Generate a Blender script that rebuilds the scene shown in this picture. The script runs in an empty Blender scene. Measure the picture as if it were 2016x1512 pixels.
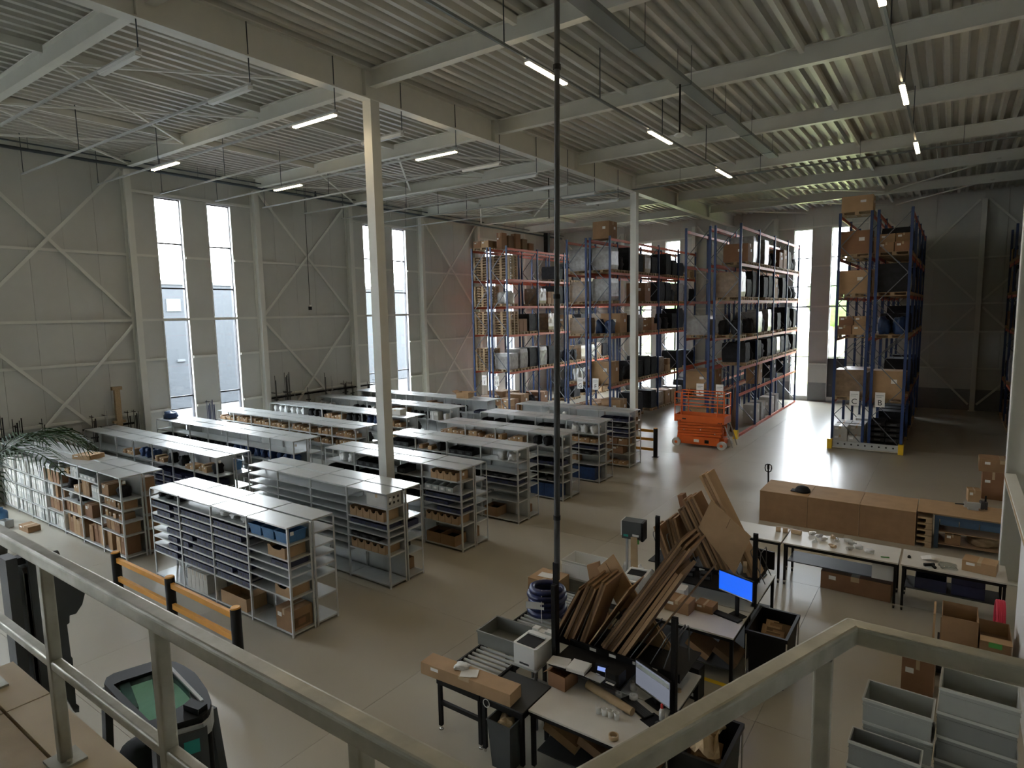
import bpy, math, random
import numpy as np
from mathutils import Vector, Matrix
random.seed(7)
R_ = random.random
scene = bpy.context.scene
COL = scene.collection

# ---------------------------------------------------------------- camera
FPX, YAW, PITCH, ROLL, CAMH = 1225.77, .615852, .1143776, -.0199699, 5.8
_f = Vector((-math.sin(YAW)*math.cos(PITCH), math.cos(YAW)*math.cos(PITCH), -math.sin(PITCH)))
_r0 = Vector((math.cos(YAW), math.sin(YAW), 0)); _u0 = _r0.cross(_f)
_r = math.cos(ROLL)*_r0 + math.sin(ROLL)*_u0
_u = -math.sin(ROLL)*_r0 + math.cos(ROLL)*_u0
CAMP = Vector((0, 0, CAMH))
cam = bpy.data.objects.new('camera', bpy.data.cameras.new('camera'))
COL.objects.link(cam)
cam.data.sensor_width = 36.0
cam.data.lens = FPX/2016*36
cam.data.clip_start = .05; cam.data.clip_end = 400
cam.matrix_world = Matrix(((_r.x, _u.x, -_f.x, CAMP.x), (_r.y, _u.y, -_f.y, CAMP.y), (_r.z, _u.z, -_f.z, CAMP.z), (0, 0, 0, 1)))
scene.camera = cam

def ray(px, py):
    return _r*((px-1008)/FPX) - _u*((py-756)/FPX) + _f
def Z(px, py, z=0.0):                      # where the sight line meets the height z
    d = ray(px, py); return CAMP + d*((z-CAMH)/d.z)
def YP(px, py, y):                         # ... the plane Y = y
    d = ray(px, py); return CAMP + d*(y/d.y)
def XP(px, py, x):
    d = ray(px, py); return CAMP + d*(x/d.x)

# ---------------------------------------------------------------- world, exposure
world = bpy.data.worlds.new('overcast_sky'); scene.world = world
world.use_nodes = True
wn = world.node_tree.nodes; wl = world.node_tree.links
bg = wn['Background']
tc = wn.new('ShaderNodeTexCoord'); sx = wn.new('ShaderNodeSeparateXYZ'); rp = wn.new('ShaderNodeValToRGB')
wl.new(tc.outputs['Generated'], sx.inputs[0]); wl.new(sx.outputs['Z'], rp.inputs[0])
rp.color_ramp.elements[0].position = 0.0; rp.color_ramp.elements[0].color = (.98, .985, 1, 1)
rp.color_ramp.elements[1].position = .8; rp.color_ramp.elements[1].color = (.84, .92, 1, 1)
wl.new(rp.outputs[0], bg.inputs[0])
SKY = 15.0
bg.inputs[1].default_value = SKY
scene.view_settings.view_transform = 'Standard'
scene.view_settings.look = 'None'
scene.view_settings.gamma = 1.0
scene.view_settings.use_curve_mapping = False
scene.view_settings.exposure = 1.45
scene.cycles.max_bounces = 10
scene.cycles.diffuse_bounces = 6
scene.cycles.glossy_bounces = 4
scene.cycles.transparent_max_bounces = 16
scene.cycles.sample_clamp_indirect = 6.0
LAMP = 17.0           # luminaire brightness

# ---------------------------------------------------------------- materials
MATS = {}
def mat(name, col, rough=.6, metal=0.0, var=0.0, scale=6.0, bump=0.0, bscale=None, spec=.5, emis=None, estr=0.0, rvar=0.0, col2=None, stretch=None, soft=False):
    if name in MATS: return MATS[name]
    m = bpy.data.materials.new(name); m.use_nodes = True
    n = m.node_tree.nodes; l = m.node_tree.links; p = n['Principled BSDF']
    p.inputs['Base Color'].default_value = (*col, 1); p.inputs['Roughness'].default_value = rough
    p.inputs['Metallic'].default_value = metal
    p.inputs['Specular IOR Level'].default_value = spec
    if var or bump or rvar or col2:
        t = n.new('ShaderNodeTexCoord'); mp = n.new('ShaderNodeMapping'); l.new(t.outputs['Object'], mp.inputs[0])
        if stretch: mp.inputs['Scale'].default_value = stretch
        ns = n.new('ShaderNodeTexNoise'); ns.inputs['Scale'].default_value = scale; ns.inputs['Detail'].default_value = 5
        l.new(mp.outputs[0], ns.inputs['Vector'])
        oi = n.new('ShaderNodeObjectInfo')
        if var or col2:
            mx = n.new('ShaderNodeMix'); mx.data_type = 'RGBA'
            c2 = col2 or tuple(max(0, c*(1-var)) for c in col); c1 = col if col2 else tuple(min(1, c*(1+var)) for c in col)
            mx.inputs[6].default_value = (*c1, 1); mx.inputs[7].default_value = (*c2, 1)
            ad = n.new('ShaderNodeMath'); ad.operation = 'MULTIPLY_ADD'; ad.inputs[1].default_value = .12 if soft else .45; ad.use_clamp = True
            sb = n.new('ShaderNodeMath'); sb.operation = 'MULTIPLY_ADD'; sb.inputs[1].default_value = 1.1 if soft else 2.2; sb.inputs[2].default_value = -.25 if soft else -.82
            l.new(ns.outputs[0], sb.inputs[0]); l.new(oi.outputs['Random'], ad.inputs[0]); l.new(sb.outputs[0], ad.inputs[2])
            l.new(ad.outputs[0], mx.inputs[0]); l.new(mx.outputs[2], p.inputs['Base Color'])
        if rvar:
            mr = n.new('ShaderNodeMapRange'); mr.inputs[1].default_value = .15 if soft else .35; mr.inputs[2].default_value = .85 if soft else .65
            mr.inputs[3].default_value = max(.02, rough-rvar); mr.inputs[4].default_value = rough+rvar
            l.new(ns.outputs[0], mr.inputs[0]); l.new(mr.outputs[0], p.inputs['Roughness'])
        if bump:
            nb = n.new('ShaderNodeTexNoise'); nb.inputs['Scale'].default_value = bscale or scale*4; nb.inputs['Detail'].default_value = 3
            l.new(mp.outputs[0], nb.inputs['Vector'])
            b = n.new('ShaderNodeBump'); b.inputs['Strength'].default_value = bump; b.inputs['Distance'].default_value = .01
            l.new(nb.outputs[0], b.inputs['Height']); l.new(b.outputs[0], p.inputs['Normal'])
    if emis:
        p.inputs['Emission Color'].default_value = (*emis, 1); p.inputs['Emission Strength'].default_value = estr
    MATS[name] = m; return m
def glass(name, tint, refl=.08):
    m = bpy.data.materials.new(name); m.use_nodes = True
    n = m.node_tree.nodes; l = m.node_tree.links; n.remove(n['Principled BSDF'])
    t = n.new('ShaderNodeBsdfTransparent'); t.inputs[0].default_value = (*tint, 1)
    g = n.new('ShaderNodeBsdfGlossy'); g.inputs['Roughness'].default_value = .03
    x = n.new('ShaderNodeMixShader'); x.inputs[0].default_value = refl
    l.new(t.outputs[0], x.inputs[1]); l.new(g.outputs[0], x.inputs[2]); l.new(x.outputs[0], n['Material Output'].inputs[0])
    MATS[name] = m; return m

mat('concrete', (.425, .39, .31), .31, 0, scale=.4, rvar=.05, col2=(.36, .325, .255), bump=.03, bscale=30, spec=.65, soft=True)
mat('joint', (.13, .125, .115), .8)
mat('deckfloor', (.47, .375, .24), .7, scale=3, col2=(.35, .27, .165), bump=.1, bscale=60)
mat('wallpanel', (.52, .525, .495), .6, var=.03, scale=2)
mat('plinth', (.22, .225, .23), .7, var=.06)
mat('steelwhite', (.66, .66, .61), .45, var=.03, scale=3)
mat('deck', (.50, .495, .455), .42, .1, var=.04, scale=3)
mat('frame_dark', (.035, .035, .04), .5)
mat('frame_white', (.7, .71, .69), .5)
mat('darkpipe', (.045, .06, .075), .5)
mat('tray', (.23, .25, .25), .45, .6)
mat('blackmetal', (.007, .007, .0075), .5, spec=.25)
mat('galv', (.46, .45, .38), .42, .5, scale=9, col2=(.33, .32, .26), bump=.06, bscale=30, rvar=.08)
mat('shelfsteel', (.58, .595, .59), .28, .5, var=.04, scale=5)
mat('navybin', (.028, .034, .085), .45, var=.25, scale=3)
mat('blackbin', (.012, .0125, .014), .55, var=.2, spec=.3)
mat('bluebag', (.012, .04, .13), .45, var=.3, scale=8, bump=.3, bscale=14)
mat('bluebox', (.05, .16, .33), .45, var=.15)
mat('greybin', (.43, .45, .44), .5, var=.08)
mat('greycrate', (.30, .305, .275), .5, var=.06, scale=3)
mat('craterim', (.46, .46, .42), .5)
mat('darkcrate', (.19, .195, .18), .5, var=.06, scale=3)
mat('card', (.29, .168, .08), .8, var=.12, scale=4, bump=.05, bscale=60)
mat('cardlight', (.41, .262, .135), .8, var=.08, scale=4)
mat('cardred', (.25, .128, .062), .8, var=.08, scale=4)
mat('carddark', (.155, .09, .043), .8, var=.12, scale=4)
mat('tape', (.47, .34, .20), .35)
mat('whitebox', (.52, .51, .47), .65, var=.06, scale=5)
mat('paper', (.78, .77, .74), .7)
mat('label', (.82, .81, .78), .6)
mat('blackprint', (.02, .02, .02), .6)
mat('wood', (.42, .30, .17), .75, scale=5, col2=(.28, .19, .10), stretch=(1, 8, 8))
mat('benchwood', (.42, .28, .16), .6, scale=4, col2=(.33, .21, .12), stretch=(1, 6, 6))
mat('rackblue', (.012, .036, .125), .45, var=.1)
mat('rackorange', (.52, .085, .028), .5, var=.12)
mat('rackbrace', (.16, .17, .19), .5, .5)
mat('yellow', (.80, .52, .02), .5, var=.06)
mat('barrieryellow', (.66, .29, .025), .5, var=.05)
mat('barrierblack', (.014, .014, .015), .55, spec=.3)
mat('orange', (.72, .135, .02), .42, var=.06)
mat('rubber', (.03, .03, .032), .8)
mat('wheelwhite', (.55, .54, .50), .7, var=.06)
mat('chrome', (.75, .75, .73), .2, .9)
mat('darkgrey', (.05, .052, .053), .5, var=.06, spec=.35)
mat('machinegrey', (.062, .067, .067), .5, var=.08, scale=3, spec=.35)
mat('deckedge', (.56, .46, .31), .7, var=.06, scale=3)
mat('machinelight', (.42, .43, .42), .45, var=.05)
mat('plasticwhite', (.72, .72, .69), .45)
mat('tabletop', (.66, .635, .58), .42, var=.04, scale=3)
mat('grid', (.12, .12, .12), .5)
mat('navyhose', (.012, .02, .085), .38, var=.2, scale=20)
mat('redhose', (.62, .03, .07), .45)
mat('kraft', (.47, .34, .19), .8, scale=5, col2=(.34, .235, .12), bump=.5, bscale=18)
mat('plasticbag', (.72, .73, .72), .25, var=.12, scale=9, bump=.6, bscale=22, spec=.7)
mat('wrap', (.34, .33, .32), .3, scale=7, col2=(.2, .19, .18), bump=.5, bscale=16, spec=.6)
mat('wrapbrown', (.27, .185, .11), .3, scale=6, col2=(.16, .10, .055), bump=.4, bscale=14, spec=.6)
mat('blackgoods', (.013, .0135, .016), .75, var=.4, scale=6, spec=.3)
mat('woodbrown', (.25, .14, .075), .6, var=.12, scale=3)
mat('benchblue', (.05, .095, .16), .5, var=.1)
mat('leaf', (.022, .052, .014), .6, var=.3, scale=2, spec=.2)
mat('stem', (.13, .17, .06), .6)
mat('pot', (.10, .10, .10), .6)
mat('grass', (.27, .28, .10), .9, var=.15, scale=.4)
mat('asphalt', (.09, .092, .095), .9, var=.1, scale=.6)
mat('outsidegrey', (.03, .034, .038), .7, var=.04, scale=.5)
mat('outsidelight', (.07, .075, .078), .7, var=.04, scale=.5)
mat('outsideblue', (.03, .07, .11), .4)
mat('treegreen', (.10, .17, .06), .9, var=.4, scale=1.2)
mat('teal', (.02, .28, .24), .5)
mat('red', (.55, .03, .02), .5)
mat('green', (.10, .42, .08), .5)
mat('scrn_blue', (.0, .0, .0), .3, emis=(.01, .12, .85), estr=.42)
mat('scrn_grey', (.03, .03, .035), .25, emis=(.34, .37, .45), estr=.16)
mat('lcd', (.02, .02, .02), .3, emis=(.25, .35, .75), estr=.35)
mat('lamp_on', (.8, .8, .8), .4, emis=(1, .78, .48), estr=LAMP)
mat('lamp_off', (.74, .75, .73), .4)
glass('windowglass', (.93, .95, .96), .06)
glass('roofglass', (.55, .80, .70), .10)
glass('clearplastic', (.80, .82, .82), .12)

# ---------------------------------------------------------------- mesh helpers
class MB:
    def __init__(s): s.v = []; s.f = []; s.sm = []; s.mi = []; s.m = 0
    def add(s, vs, fs, smooth=False):
        o = len(s.v); s.v += [tuple(v) for v in vs]
        for f in fs: s.f.append([i+o for i in f]); s.sm.append(smooth); s.mi.append(s.m)
        return s
    def box(s, x0, x1, y0, y1, z0, z1):
        return s.add([(x0,y0,z0),(x1,y0,z0),(x1,y1,z0),(x0,y1,z0),(x0,y0,z1),(x1,y0,z1),(x1,y1,z1),(x0,y1,z1)],
              [(3,2,1,0),(4,5,6,7),(0,1,5,4),(1,2,6,5),(2,3,7,6),(3,0,4,7)])
    def cbox(s, c, sz, M=None):                       # box about a centre, turned by M
        h = [a/2 for a in sz]; c = Vector(c); vs = []
        for z in (-1,1):
            for x, y in ((-1,-1),(1,-1),(1,1),(-1,1)):
                p = Vector((x*h[0], y*h[1], z*h[2]))
                vs.append(c + (M @ p if M else p))
        return s.add(vs, [(3,2,1,0),(4,5,6,7),(0,1,5,4),(1,2,6,5),(2,3,7,6),(3,0,4,7)])
    def bar(s, p, q, w, h, up=(0,0,1)):               # rectangular bar from p to q
        p, q = Vector(p), Vector(q); d = (q-p); L = d.length; d.normalize(); up = Vector(up)
        if abs(d.dot(up)) > .98: up = Vector((0,1,0))
        sd = d.cross(up).normalized(); u2 = sd.cross(d)
        M = Matrix((sd, d, u2)).transposed()
        return s.cbox((p+q)/2, (w, L, h), M)
    def cyl(s, p, q, r, n=12, r2=None, caps=True):
        p, q = Vector(p), Vector(q); d = (q-p).normalized(); r2 = r if r2 is None else r2
        a = Vector((0,0,1)) if abs(d.z) < .9 else Vector((1,0,0))
        e = d.cross(a).normalized(); g = d.cross(e)
        c0 = [p+(e*math.cos(t)+g*math.sin(t))*r for t in [2*math.pi*i/n for i in range(n)]]
        c1 = [q+(e*math.cos(t)+g*math.sin(t))*r2 for t in [2*math.pi*i/n for i in range(n)]]
        s.add(c0+c1, [(i,n+i,n+(i+1)%n,(i+1)%n) for i in range(n)], True)
        if caps:
            s.add(c0, [tuple(range(n))]); s.add(c1, [tuple(range(n-1,-1,-1))])
        return s
    def tube(s, pts, r, n=8):
        pts = [Vector(p) for p in pts]; rings = []; prev = None
        for i, p in enumerate(pts):
            d = (pts[min(i+1,len(pts)-1)]-pts[max(i-1,0)]).normalized()
            if prev is None:
                a = Vector((0,0,1)) if abs(d.z) < .9 else Vector((1,0,0)); e = d.cross(a).normalized()
            else:
                e = (prev-d*prev.dot(d)).normalized()
            prev = e; g = d.cross(e)
            rings.append([p+(e*math.cos(2*math.pi*k/n)+g*math.sin(2*math.pi*k/n))*r for k in range(n)])
        vs = [v for rg in rings for v in rg]; fs = []
        for i in range(len(pts)-1):
            for k in range(n): fs.append((i*n+k, (i+1)*n+k, (i+1)*n+(k+1)%n, i*n+(k+1)%n))
        s.add(vs, fs, True); s.add(rings[0], [tuple(range(n))]); s.add(rings[-1], [tuple(range(n-1,-1,-1))])
        return s
    def prism(s, poly, a, b, axis='y'):               # polygon (u,v) pushed from a to b along the axis
        def P(u, v, w): return {'y': (u, w, v), 'x': (w, u, v), 'z': (u, v, w)}[axis]
        n = len(poly); vs = [P(u, v, a) for u, v in poly]+[P(u, v, b) for u, v in poly]
        fs = [tuple(range(n)), tuple(range(2*n-1, n-1, -1))]+[(i, n+i, n+(i+1)%n, (i+1)%n) for i in range(n)]
        return s.add(vs, fs)
    def lathe(s, prof, n=20, c=(0,0,0)):
        vs = []; fs = []
        for r, z in prof:
            for k in range(n): t = 2*math.pi*k/n; vs.append((c[0]+r*math.cos(t), c[1]+r*math.sin(t), c[2]+z))
        for i in range(len(prof)-1):
            for k in range(n): fs.append((i*n+k, i*n+(k+1)%n, (i+1)*n+(k+1)%n, (i+1)*n+k))
        return s.add(vs, fs, True)
    def tray(s, w, d, h, t, lip=0.0, taper=0.0, x=0, y=0, z=0):   # open container
        o = [(-w/2+taper,-d/2+taper),(w/2-taper,-d/2+taper),(w/2-taper,d/2-taper),(-w/2+taper,d/2-taper)]
        O = [(-w/2,-d/2),(w/2,-d/2),(w/2,d/2),(-w/2,d/2)]; I = [(-w/2+t,-d/2+t),(w/2-t,-d/2+t),(w/2-t,d/2-t),(-w/2+t,d/2-t)]
        i0 = [(a*(1-t/w*2), b*(1-t/d*2)) for a, b in o]
        vs = [(x+a,y+b,z) for a,b in o]+[(x+a,y+b,z+h) for a,b in O]+[(x+a,y+b,z+h) for a,b in I]+[(x+a,y+b,z+t) for a,b in i0]
        fs = [(3,2,1,0),(12,13,14,15)]
        for k in range(4):
            j = (k+1)%4; fs += [(k,j,4+j,4+k),(4+k,4+j,8+j,8+k),(8+k,8+j,12+j,12+k)]
        s.add(vs, fs)
        if lip:
            e = lip
            s.box(x-w/2-e,x+w/2+e,y-d/2-e,y-d/2,z+h-2*e,z+h); s.box(x-w/2-e,x+w/2+e,y+d/2,y+d/2+e,z+h-2*e,z+h)
            s.box(x-w/2-e,x-w/2,y-d/2,y+d/2,z+h-2*e,z+h); s.box(x+w/2,x+w/2+e,y-d/2,y+d/2,z+h-2*e,z+h)
        return s
    def mesh(s, name, mats):
        me = bpy.data.meshes.new(name); me.from_pydata(s.v, [], s.f)
        for m in (mats if isinstance(mats, (list, tuple)) else [mats]): me.materials.append(MATS[m])
        me.polygons.foreach_set('use_smooth', s.sm); me.polygons.foreach_set('material_index', s.mi)
        me.update(); return me
    def build(s, name, mats, parent=None, loc=(0,0,0), rz=0.0, **tg):
        return obj(name, s.mesh(name, mats), parent, loc, rz, **tg)
def obj(name, me, parent=None, loc=(0,0,0), rz=0.0, rot=None, **tg):
    o = bpy.data.objects.new(name, me); COL.objects.link(o)
    o.location = loc
    o.rotation_euler = rot if rot is not None else (0, 0, rz)
    if parent: o.parent = parent
    if tg: tag(o, **tg)
    return o
def tag(o, label=None, cat=None, group=None, kind=None):
    if label: o['label'] = label
    if cat: o['category'] = cat
    if group: o['group'] = group
    if kind: o['kind'] = kind
    return o
def thing(name, label, cat, loc=(0,0,0), rz=0.0, group=None):
    return tag(obj(name, None, None, loc, rz), label, cat, group)
def struct(name, loc=(0,0,0)):
    return tag(obj(name, None, None, loc), kind='structure')
CACHE = {}
def shared(key, fn, mats):
    if key not in CACHE: CACHE[key] = fn().mesh(key[0] if isinstance(key, tuple) else key, mats)
    return CACHE[key]
def ordn(k): return ['first','second','third','fourth','fifth','sixth','seventh','eighth','ninth','tenth'][k]
def text(name, s, size, m, parent, loc, rot):
    c = bpy.data.curves.new(name, 'FONT'); c.body = s; c.size = size; c.align_x = 'CENTER'; c.align_y = 'CENTER'; c.extrude = .002
    tmp = bpy.data.objects.new(name+'_curve', c); COL.objects.link(tmp)
    bpy.context.view_layer.update()
    me = bpy.data.meshes.new_from_object(tmp.evaluated_get(bpy.context.evaluated_depsgraph_get()))
    bpy.data.objects.remove(tmp); me.materials.clear(); me.materials.append(MATS[m])
    return obj(name, me, parent, loc, rot=rot)

# ================================================================ the hall
BAY = 5.13
FY = [11.0 + BAY*k for k in range(-4, 7)]          # frame lines along Y
WX, WYF, WXR, WYB = -25.0, 41.78, 3.45, -9.52      # inner faces of the four walls
ZD = 11.68                                         # underside of the roof deck
GX = -11.82                                        # girder / column line

# ---- floor: slabs with saw-cut joints
floor = struct('floor')
MB().box(WX-.3, WXR+.3, WYB-.3, WYF+.3, -.3, -.012).build('joint_filler', 'joint', floor)
xs = [WX-.2, -21.3, -16.45, -11.82, -6.85, -2.0, WXR+.2]
ys = [WYB-.2] + [y-2.4 for y in FY[1:]] + [WYF+.2]
for i in range(len(xs)-1):
    for j in range(len(ys)-1):
        g = .003
        MB().box(xs[i]+g, xs[i+1]-g, ys[j]+g, ys[j+1]-g, -.1, 0).build('floor_slab', 'concrete', floor)
# painted yellow line by the packing desks
MB().box(-4.1, -2.5, 9.18, 9.27, .001, .004).build('floor_marking', 'yellow', floor)

# ---- walls built from 1.03 m panels, posts of daylight windows in every second bay
PW = BAY/5
NWIN = [0]
def wall_bays(name, axis, face, starts, kinds, thick=.2, sgn=-1, pm='wallpanel', plinth=False, hi=ZD+.35):
    """axis 'y': wall runs along Y at X=face; 'x': wall runs along X at Y=face. sgn: outward direction."""
    w = struct(name)
    lo, hi2 = sorted((face, face+sgn*thick))
    def pan(a, b, z0, z1, m=pm, nm='wall_panel'):
        g = .004
        mb = MB(); mid = (lo+hi2)/2
        o0, o1 = (lo, mid) if sgn < 0 else (mid, hi2)          # outer skin closes the joints
        if axis == 'y': mb.box(lo, hi2, a+g, b-g, z0, z1).box(o0, o1, a, b, z0, z1)
        else: mb.box(a+g, b-g, lo, hi2, z0, z1).box(a, b, o0, o1, z0, z1)
        mb.build(nm, m, w)
    for s0, kd in zip(starts, kinds):
        for k in range(5):
            a, b = s0+k*PW, s0+(k+1)*PW
            m = pm
            if kd[-1] == 'w' and k in (1, 3):
                pan(a, b, 10.42, hi, m); pan(a, b, 0, .3, m)
                window(axis, face, a, b, .3, 10.42, lo, hi2, sgn, door=(kd == 'dw' and k == 3))
            else:
                pan(a, b, 0, hi, m)
        if plinth:
            mb = MB()
            f0, f1 = sorted((face-sgn*.015, face))
            if kd[-1] == 'w':
                segs = [(s0, s0+PW), (s0+2*PW, s0+3*PW), (s0+4*PW, s0+BAY)]
            else: segs = [(s0, s0+BAY)]
            for a, b in segs:
                (MB().box(f0, f1, a, b, 0, 1.15) if axis == 'y' else MB().box(a, b, f0, f1, 0, 1.15)).build('plinth_panel', 'plinth', w)
    return w
def window(axis, face, a, b, z0, z1, lo, hi2, sgn, door=False):
    NWIN[0] += 1
    w = struct('window_%d' % NWIN[0])
    gp = face+sgn*.13
    def bx(u0, u1, v0, v1, zz0, zz1, nm, m):
        v0, v1 = sorted((v0, v1))
        (MB().box(v0, v1, u0, u1, zz0, zz1) if axis == 'y' else MB().box(u0, u1, v0, v1, zz0, zz1)).build(nm, m, w)
    fw = .05
    for u0, u1 in ((a, a+fw), (b-fw, b)):
        bx(u0, u1, gp-.08, gp+.06, z0, z1, 'window_frame', 'frame_dark')
    bars = [z0, 2.72, 5.76, 7.0, 8.72, z1]
    for z in bars:
        bx(a+fw, b-fw, gp-.03, gp+.03, z-.03 if z > z0 else z, z+.03 if z < z1 else z, 'transom', 'frame_dark')
    for p, q in zip(bars[:-1], bars[1:]):
        bx(a+fw, b-fw, gp-.004, gp+.004, p+.03, q-.03, 'window_pane', 'windowglass')
    for u0, u1 in ((a-.012, a+.02), (b-.02, b+.012)):           # white reveal trims standing just proud
        bx(u0, u1, face-sgn*.05, face+sgn*.1, z0-.02, z1+.03, 'reveal_trim', 'frame_white')
    bx(a, b, face-sgn*.05, face+sgn*.1, z1, z1+.05, 'reveal_trim', 'frame_white')
    if door:
        d = struct('door_1')
        yv = sorted((face+sgn*.02, face+sgn*.07))
        MB().box(a+.02, b-.02, yv[0], yv[1], .0, 2.68).build('door_leaf', 'frame_dark', d)
        MB().cyl((a+.14, face-sgn*.0, 1.05), (a+.14, face-sgn*.06, 1.05), .012, 8).bar((a+.14, face-sgn*.06, 1.05), (a+.27, face-sgn*.06, 1.05), .02, .02).build('door_handle', 'chrome', d)
    # daylight enters here: a portal tells the renderer where the sky can be seen
    pn = 'window_left_offscreen' if axis == 'y' and b < 6 else 'window_portal'
    li = bpy.data.lights.new(pn, 'AREA'); li.shape = 'RECTANGLE'; li.size = b-a; li.size_y = z1-z0
    li.cycles.is_portal = True
    lo_ = bpy.data.objects.new(pn, li); COL.objects.link(lo_); lo_.parent = w
    c = (a+b)/2
    if axis == 'y':
        lo_.location = (face+sgn*.16, c, (z0+z1)/2); lo_.rotation_euler = (math.pi/2, 0, math.pi/2 if sgn > 0 else -math.pi/2)
    else:
        lo_.location = (c, face+sgn*.16, (z0+z1)/2); lo_.rotation_euler = (math.pi/2, 0, 0 if sgn < 0 else math.pi)
    # the light's -Z must look into the hall
    v = Vector((-sgn, 0, 0)) if axis == 'y' else Vector((0, -sgn, 0))
    lo_.rotation_euler = v.to_track_quat('-Z', 'Z').to_euler()

# left wall: frame lines FY[0]..; windows fall in the bays starting at FY[4] (11.0) and every second one
lk = []
for k in range(10):
    kd = 'w' if k % 2 == 0 else 'b'
    if FY[k] > 25 : kd = 'p'+kd
    lk.append(kd)
wl_ = wall_bays('wall_left', 'y', WX, FY[:10], lk)
XF0 = -4.07
xf = [XF0+BAY*k for k in range(-4, 2)]
wf_ = wall_bays('wall_far', 'x', WYF, xf, ['pb', 'w', 'b', 'dw', 'b', 'b'], sgn=1, pm='wallpanel', plinth=True)
wr_ = wall_bays('wall_right', 'y', WXR, FY[:10], ['b']*10, sgn=1, pm='wallpanel', plinth=True)
wb_ = wall_bays('wall_back', 'x', WYB, [XF0+BAY*k for k in range(-4, 2)], ['b']*6, sgn=-1)
MB().box(WX-.2, WX+.42, WYF, WYF+.2, 0, ZD+.35).build('wall_panel', 'wallpanel', wf_)
MB().box(WX-.2, WX+.42, WYB-.2, WYB, 0, ZD+.35).build('wall_panel', 'wallpanel', wb_)

# ---- girts and bracing on the walls
def girts(w, axis, face, starts, kinds, sgn, m='steelwhite'):
    e0, e1 = sorted((face-sgn*.012, face-sgn*.1))
    def gb(a, b, z, h=.09):
        (MB().box(e0, e1, a, b, z-h/2, z+h/2) if axis == 'y' else MB().box(a, b, e0, e1, z-h/2, z+h/2)).build('girt', m, w)
    for s0, kd in zip(starts, kinds):
        a0, a1 = s0+.1, s0+BAY-.1
        for z in (2.3, 4.28, 5.79, 8.2):
            if kd[-1] == 'w':
                if z == 5.79: gb(a0, a1, z)
                else:
                    for p, q in ((a0, s0+PW-.02), (s0+2*PW+.02, s0+3*PW-.02), (s0+4*PW+.02, a1)): gb(p, q, z)
            else: gb(a0, a1, z)
        if kd[-1] == 'w': gb(a0, a1, 10.53)
        if kd[-1] == 'b':
            x = face-sgn*.2
            for z0, z1 in ((.35, 5.6), (5.95, 11.2)):
                for p, q in (((a0+.08), (a1-.08)), ((a1-.08), (a0+.08))):
                    off = .03 if p < q else -.03
                    if axis == 'y': P, Q = (x+off, p, z0), (x+off, q, z1)
                    else: P, Q = (p, x+off, z0), (q, x+off, z1)
                    MB().bar(P, Q, .05, .1, up=(0, 0, 1)).build('brace', m, w)
girts(wl_, 'y', WX, FY[:10], lk, -1)
girts(wf_, 'x', WYF, xf, ['b', 'w', 'b', 'w', 'b', 'b'], 1)

# ---- steel columns
def hcol(mb, x, y, z0, z1, w=.2, d=.2, t=.015, along='x'):
    if along == 'x':   # web along x
        mb.box(x-d/2, x-d/2+t, y-w/2, y+w/2, z0, z1).box(x+d/2-t, x+d/2, y-w/2, y+w/2, z0, z1).box(x-d/2+t, x+d/2-t, y-t/2, y+t/2, z0, z1)
    else:
        mb.box(x-w/2, x+w/2, y-d/2, y-d/2+t, z0, z1).box(x-w/2, x+w/2, y+d/2-t, y+d/2, z0, z1).box(x-t/2, x+t/2, y-d/2+t, y+d/2-t, z0, z1)
    return mb
for k, y in enumerate(FY[:10]):
    t = thing('wall_column', 'white steel column standing against the panelled window wall', 'column', (WX+.2, y, 0), 0, 'columns along the window wall')
    hcol(MB(), 0, 0, 0.02, 11.2, .22, .36).build('shaft', 'steelwhite', t)
    MB().box(-.19, .2, -.16, .16, 0, .02).build('base_plate', 'steelwhite', t)
for k, x in enumerate(xf[1:]):
    t = thing('wall_column', 'white steel column standing against the far end wall', 'column', (x, WYF-.2, 0), 0, 'columns along the far end wall')
    hcol(MB(), 0, 0, 0.02, 11.2, .22, .36, along='y').build('shaft', 'steelwhite', t)
    MB().box(-.16, .16, -.2, .19, 0, .02).build('base_plate', 'steelwhite', t)
for (x, y), lab in (((GX, 11.0), 'tall white free-standing steel column rising between the low shelving rows'),
                    ((GX, 11.0+3*BAY), 'tall white free-standing steel column beside the pallet racks and barrier')):
    t = thing('steel_column', lab, 'column', (x, y, 0))
    MB().box(-.14, .14, -.14, .14, .02, 10.95).build('shaft', 'steelwhite', t)
    MB().box(-.22, .22, -.22, .22, 0, .02).build('base_plate', 'steelwhite', t)
t = thing('steel_column', 'thick white steel column at the corner of the white partition', 'column', (1.22, 16.13, 0))
hcol(MB(), 0, 0, .02, 11.2, .36, .36, .02, along='x').build('shaft', 'steelwhite', t)
MB().box(-.24, .24, -.24, .24, 0, .02).build('base_plate', 'steelwhite', t)
# white partition beside the column, running back under the landing
pt = struct('wall_partition')
for a, b in [(2.4+2.45*k, 2.4+2.45*(k+1)-.006) for k in range(4)]:
    MB().box(1.04, 1.14, a, b, 0, 2.2).build('wall_panel', 'frame_white', pt)
MB().box(1.02, 1.2, 2.4, 15.94, 2.2, 2.34).build('cap_rail', 'steelwhite', pt)
MB().box(1.015, 1.02, 2.4, 15.94, 2.24, 2.3).build('cap_strip', 'wood', pt)

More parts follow.
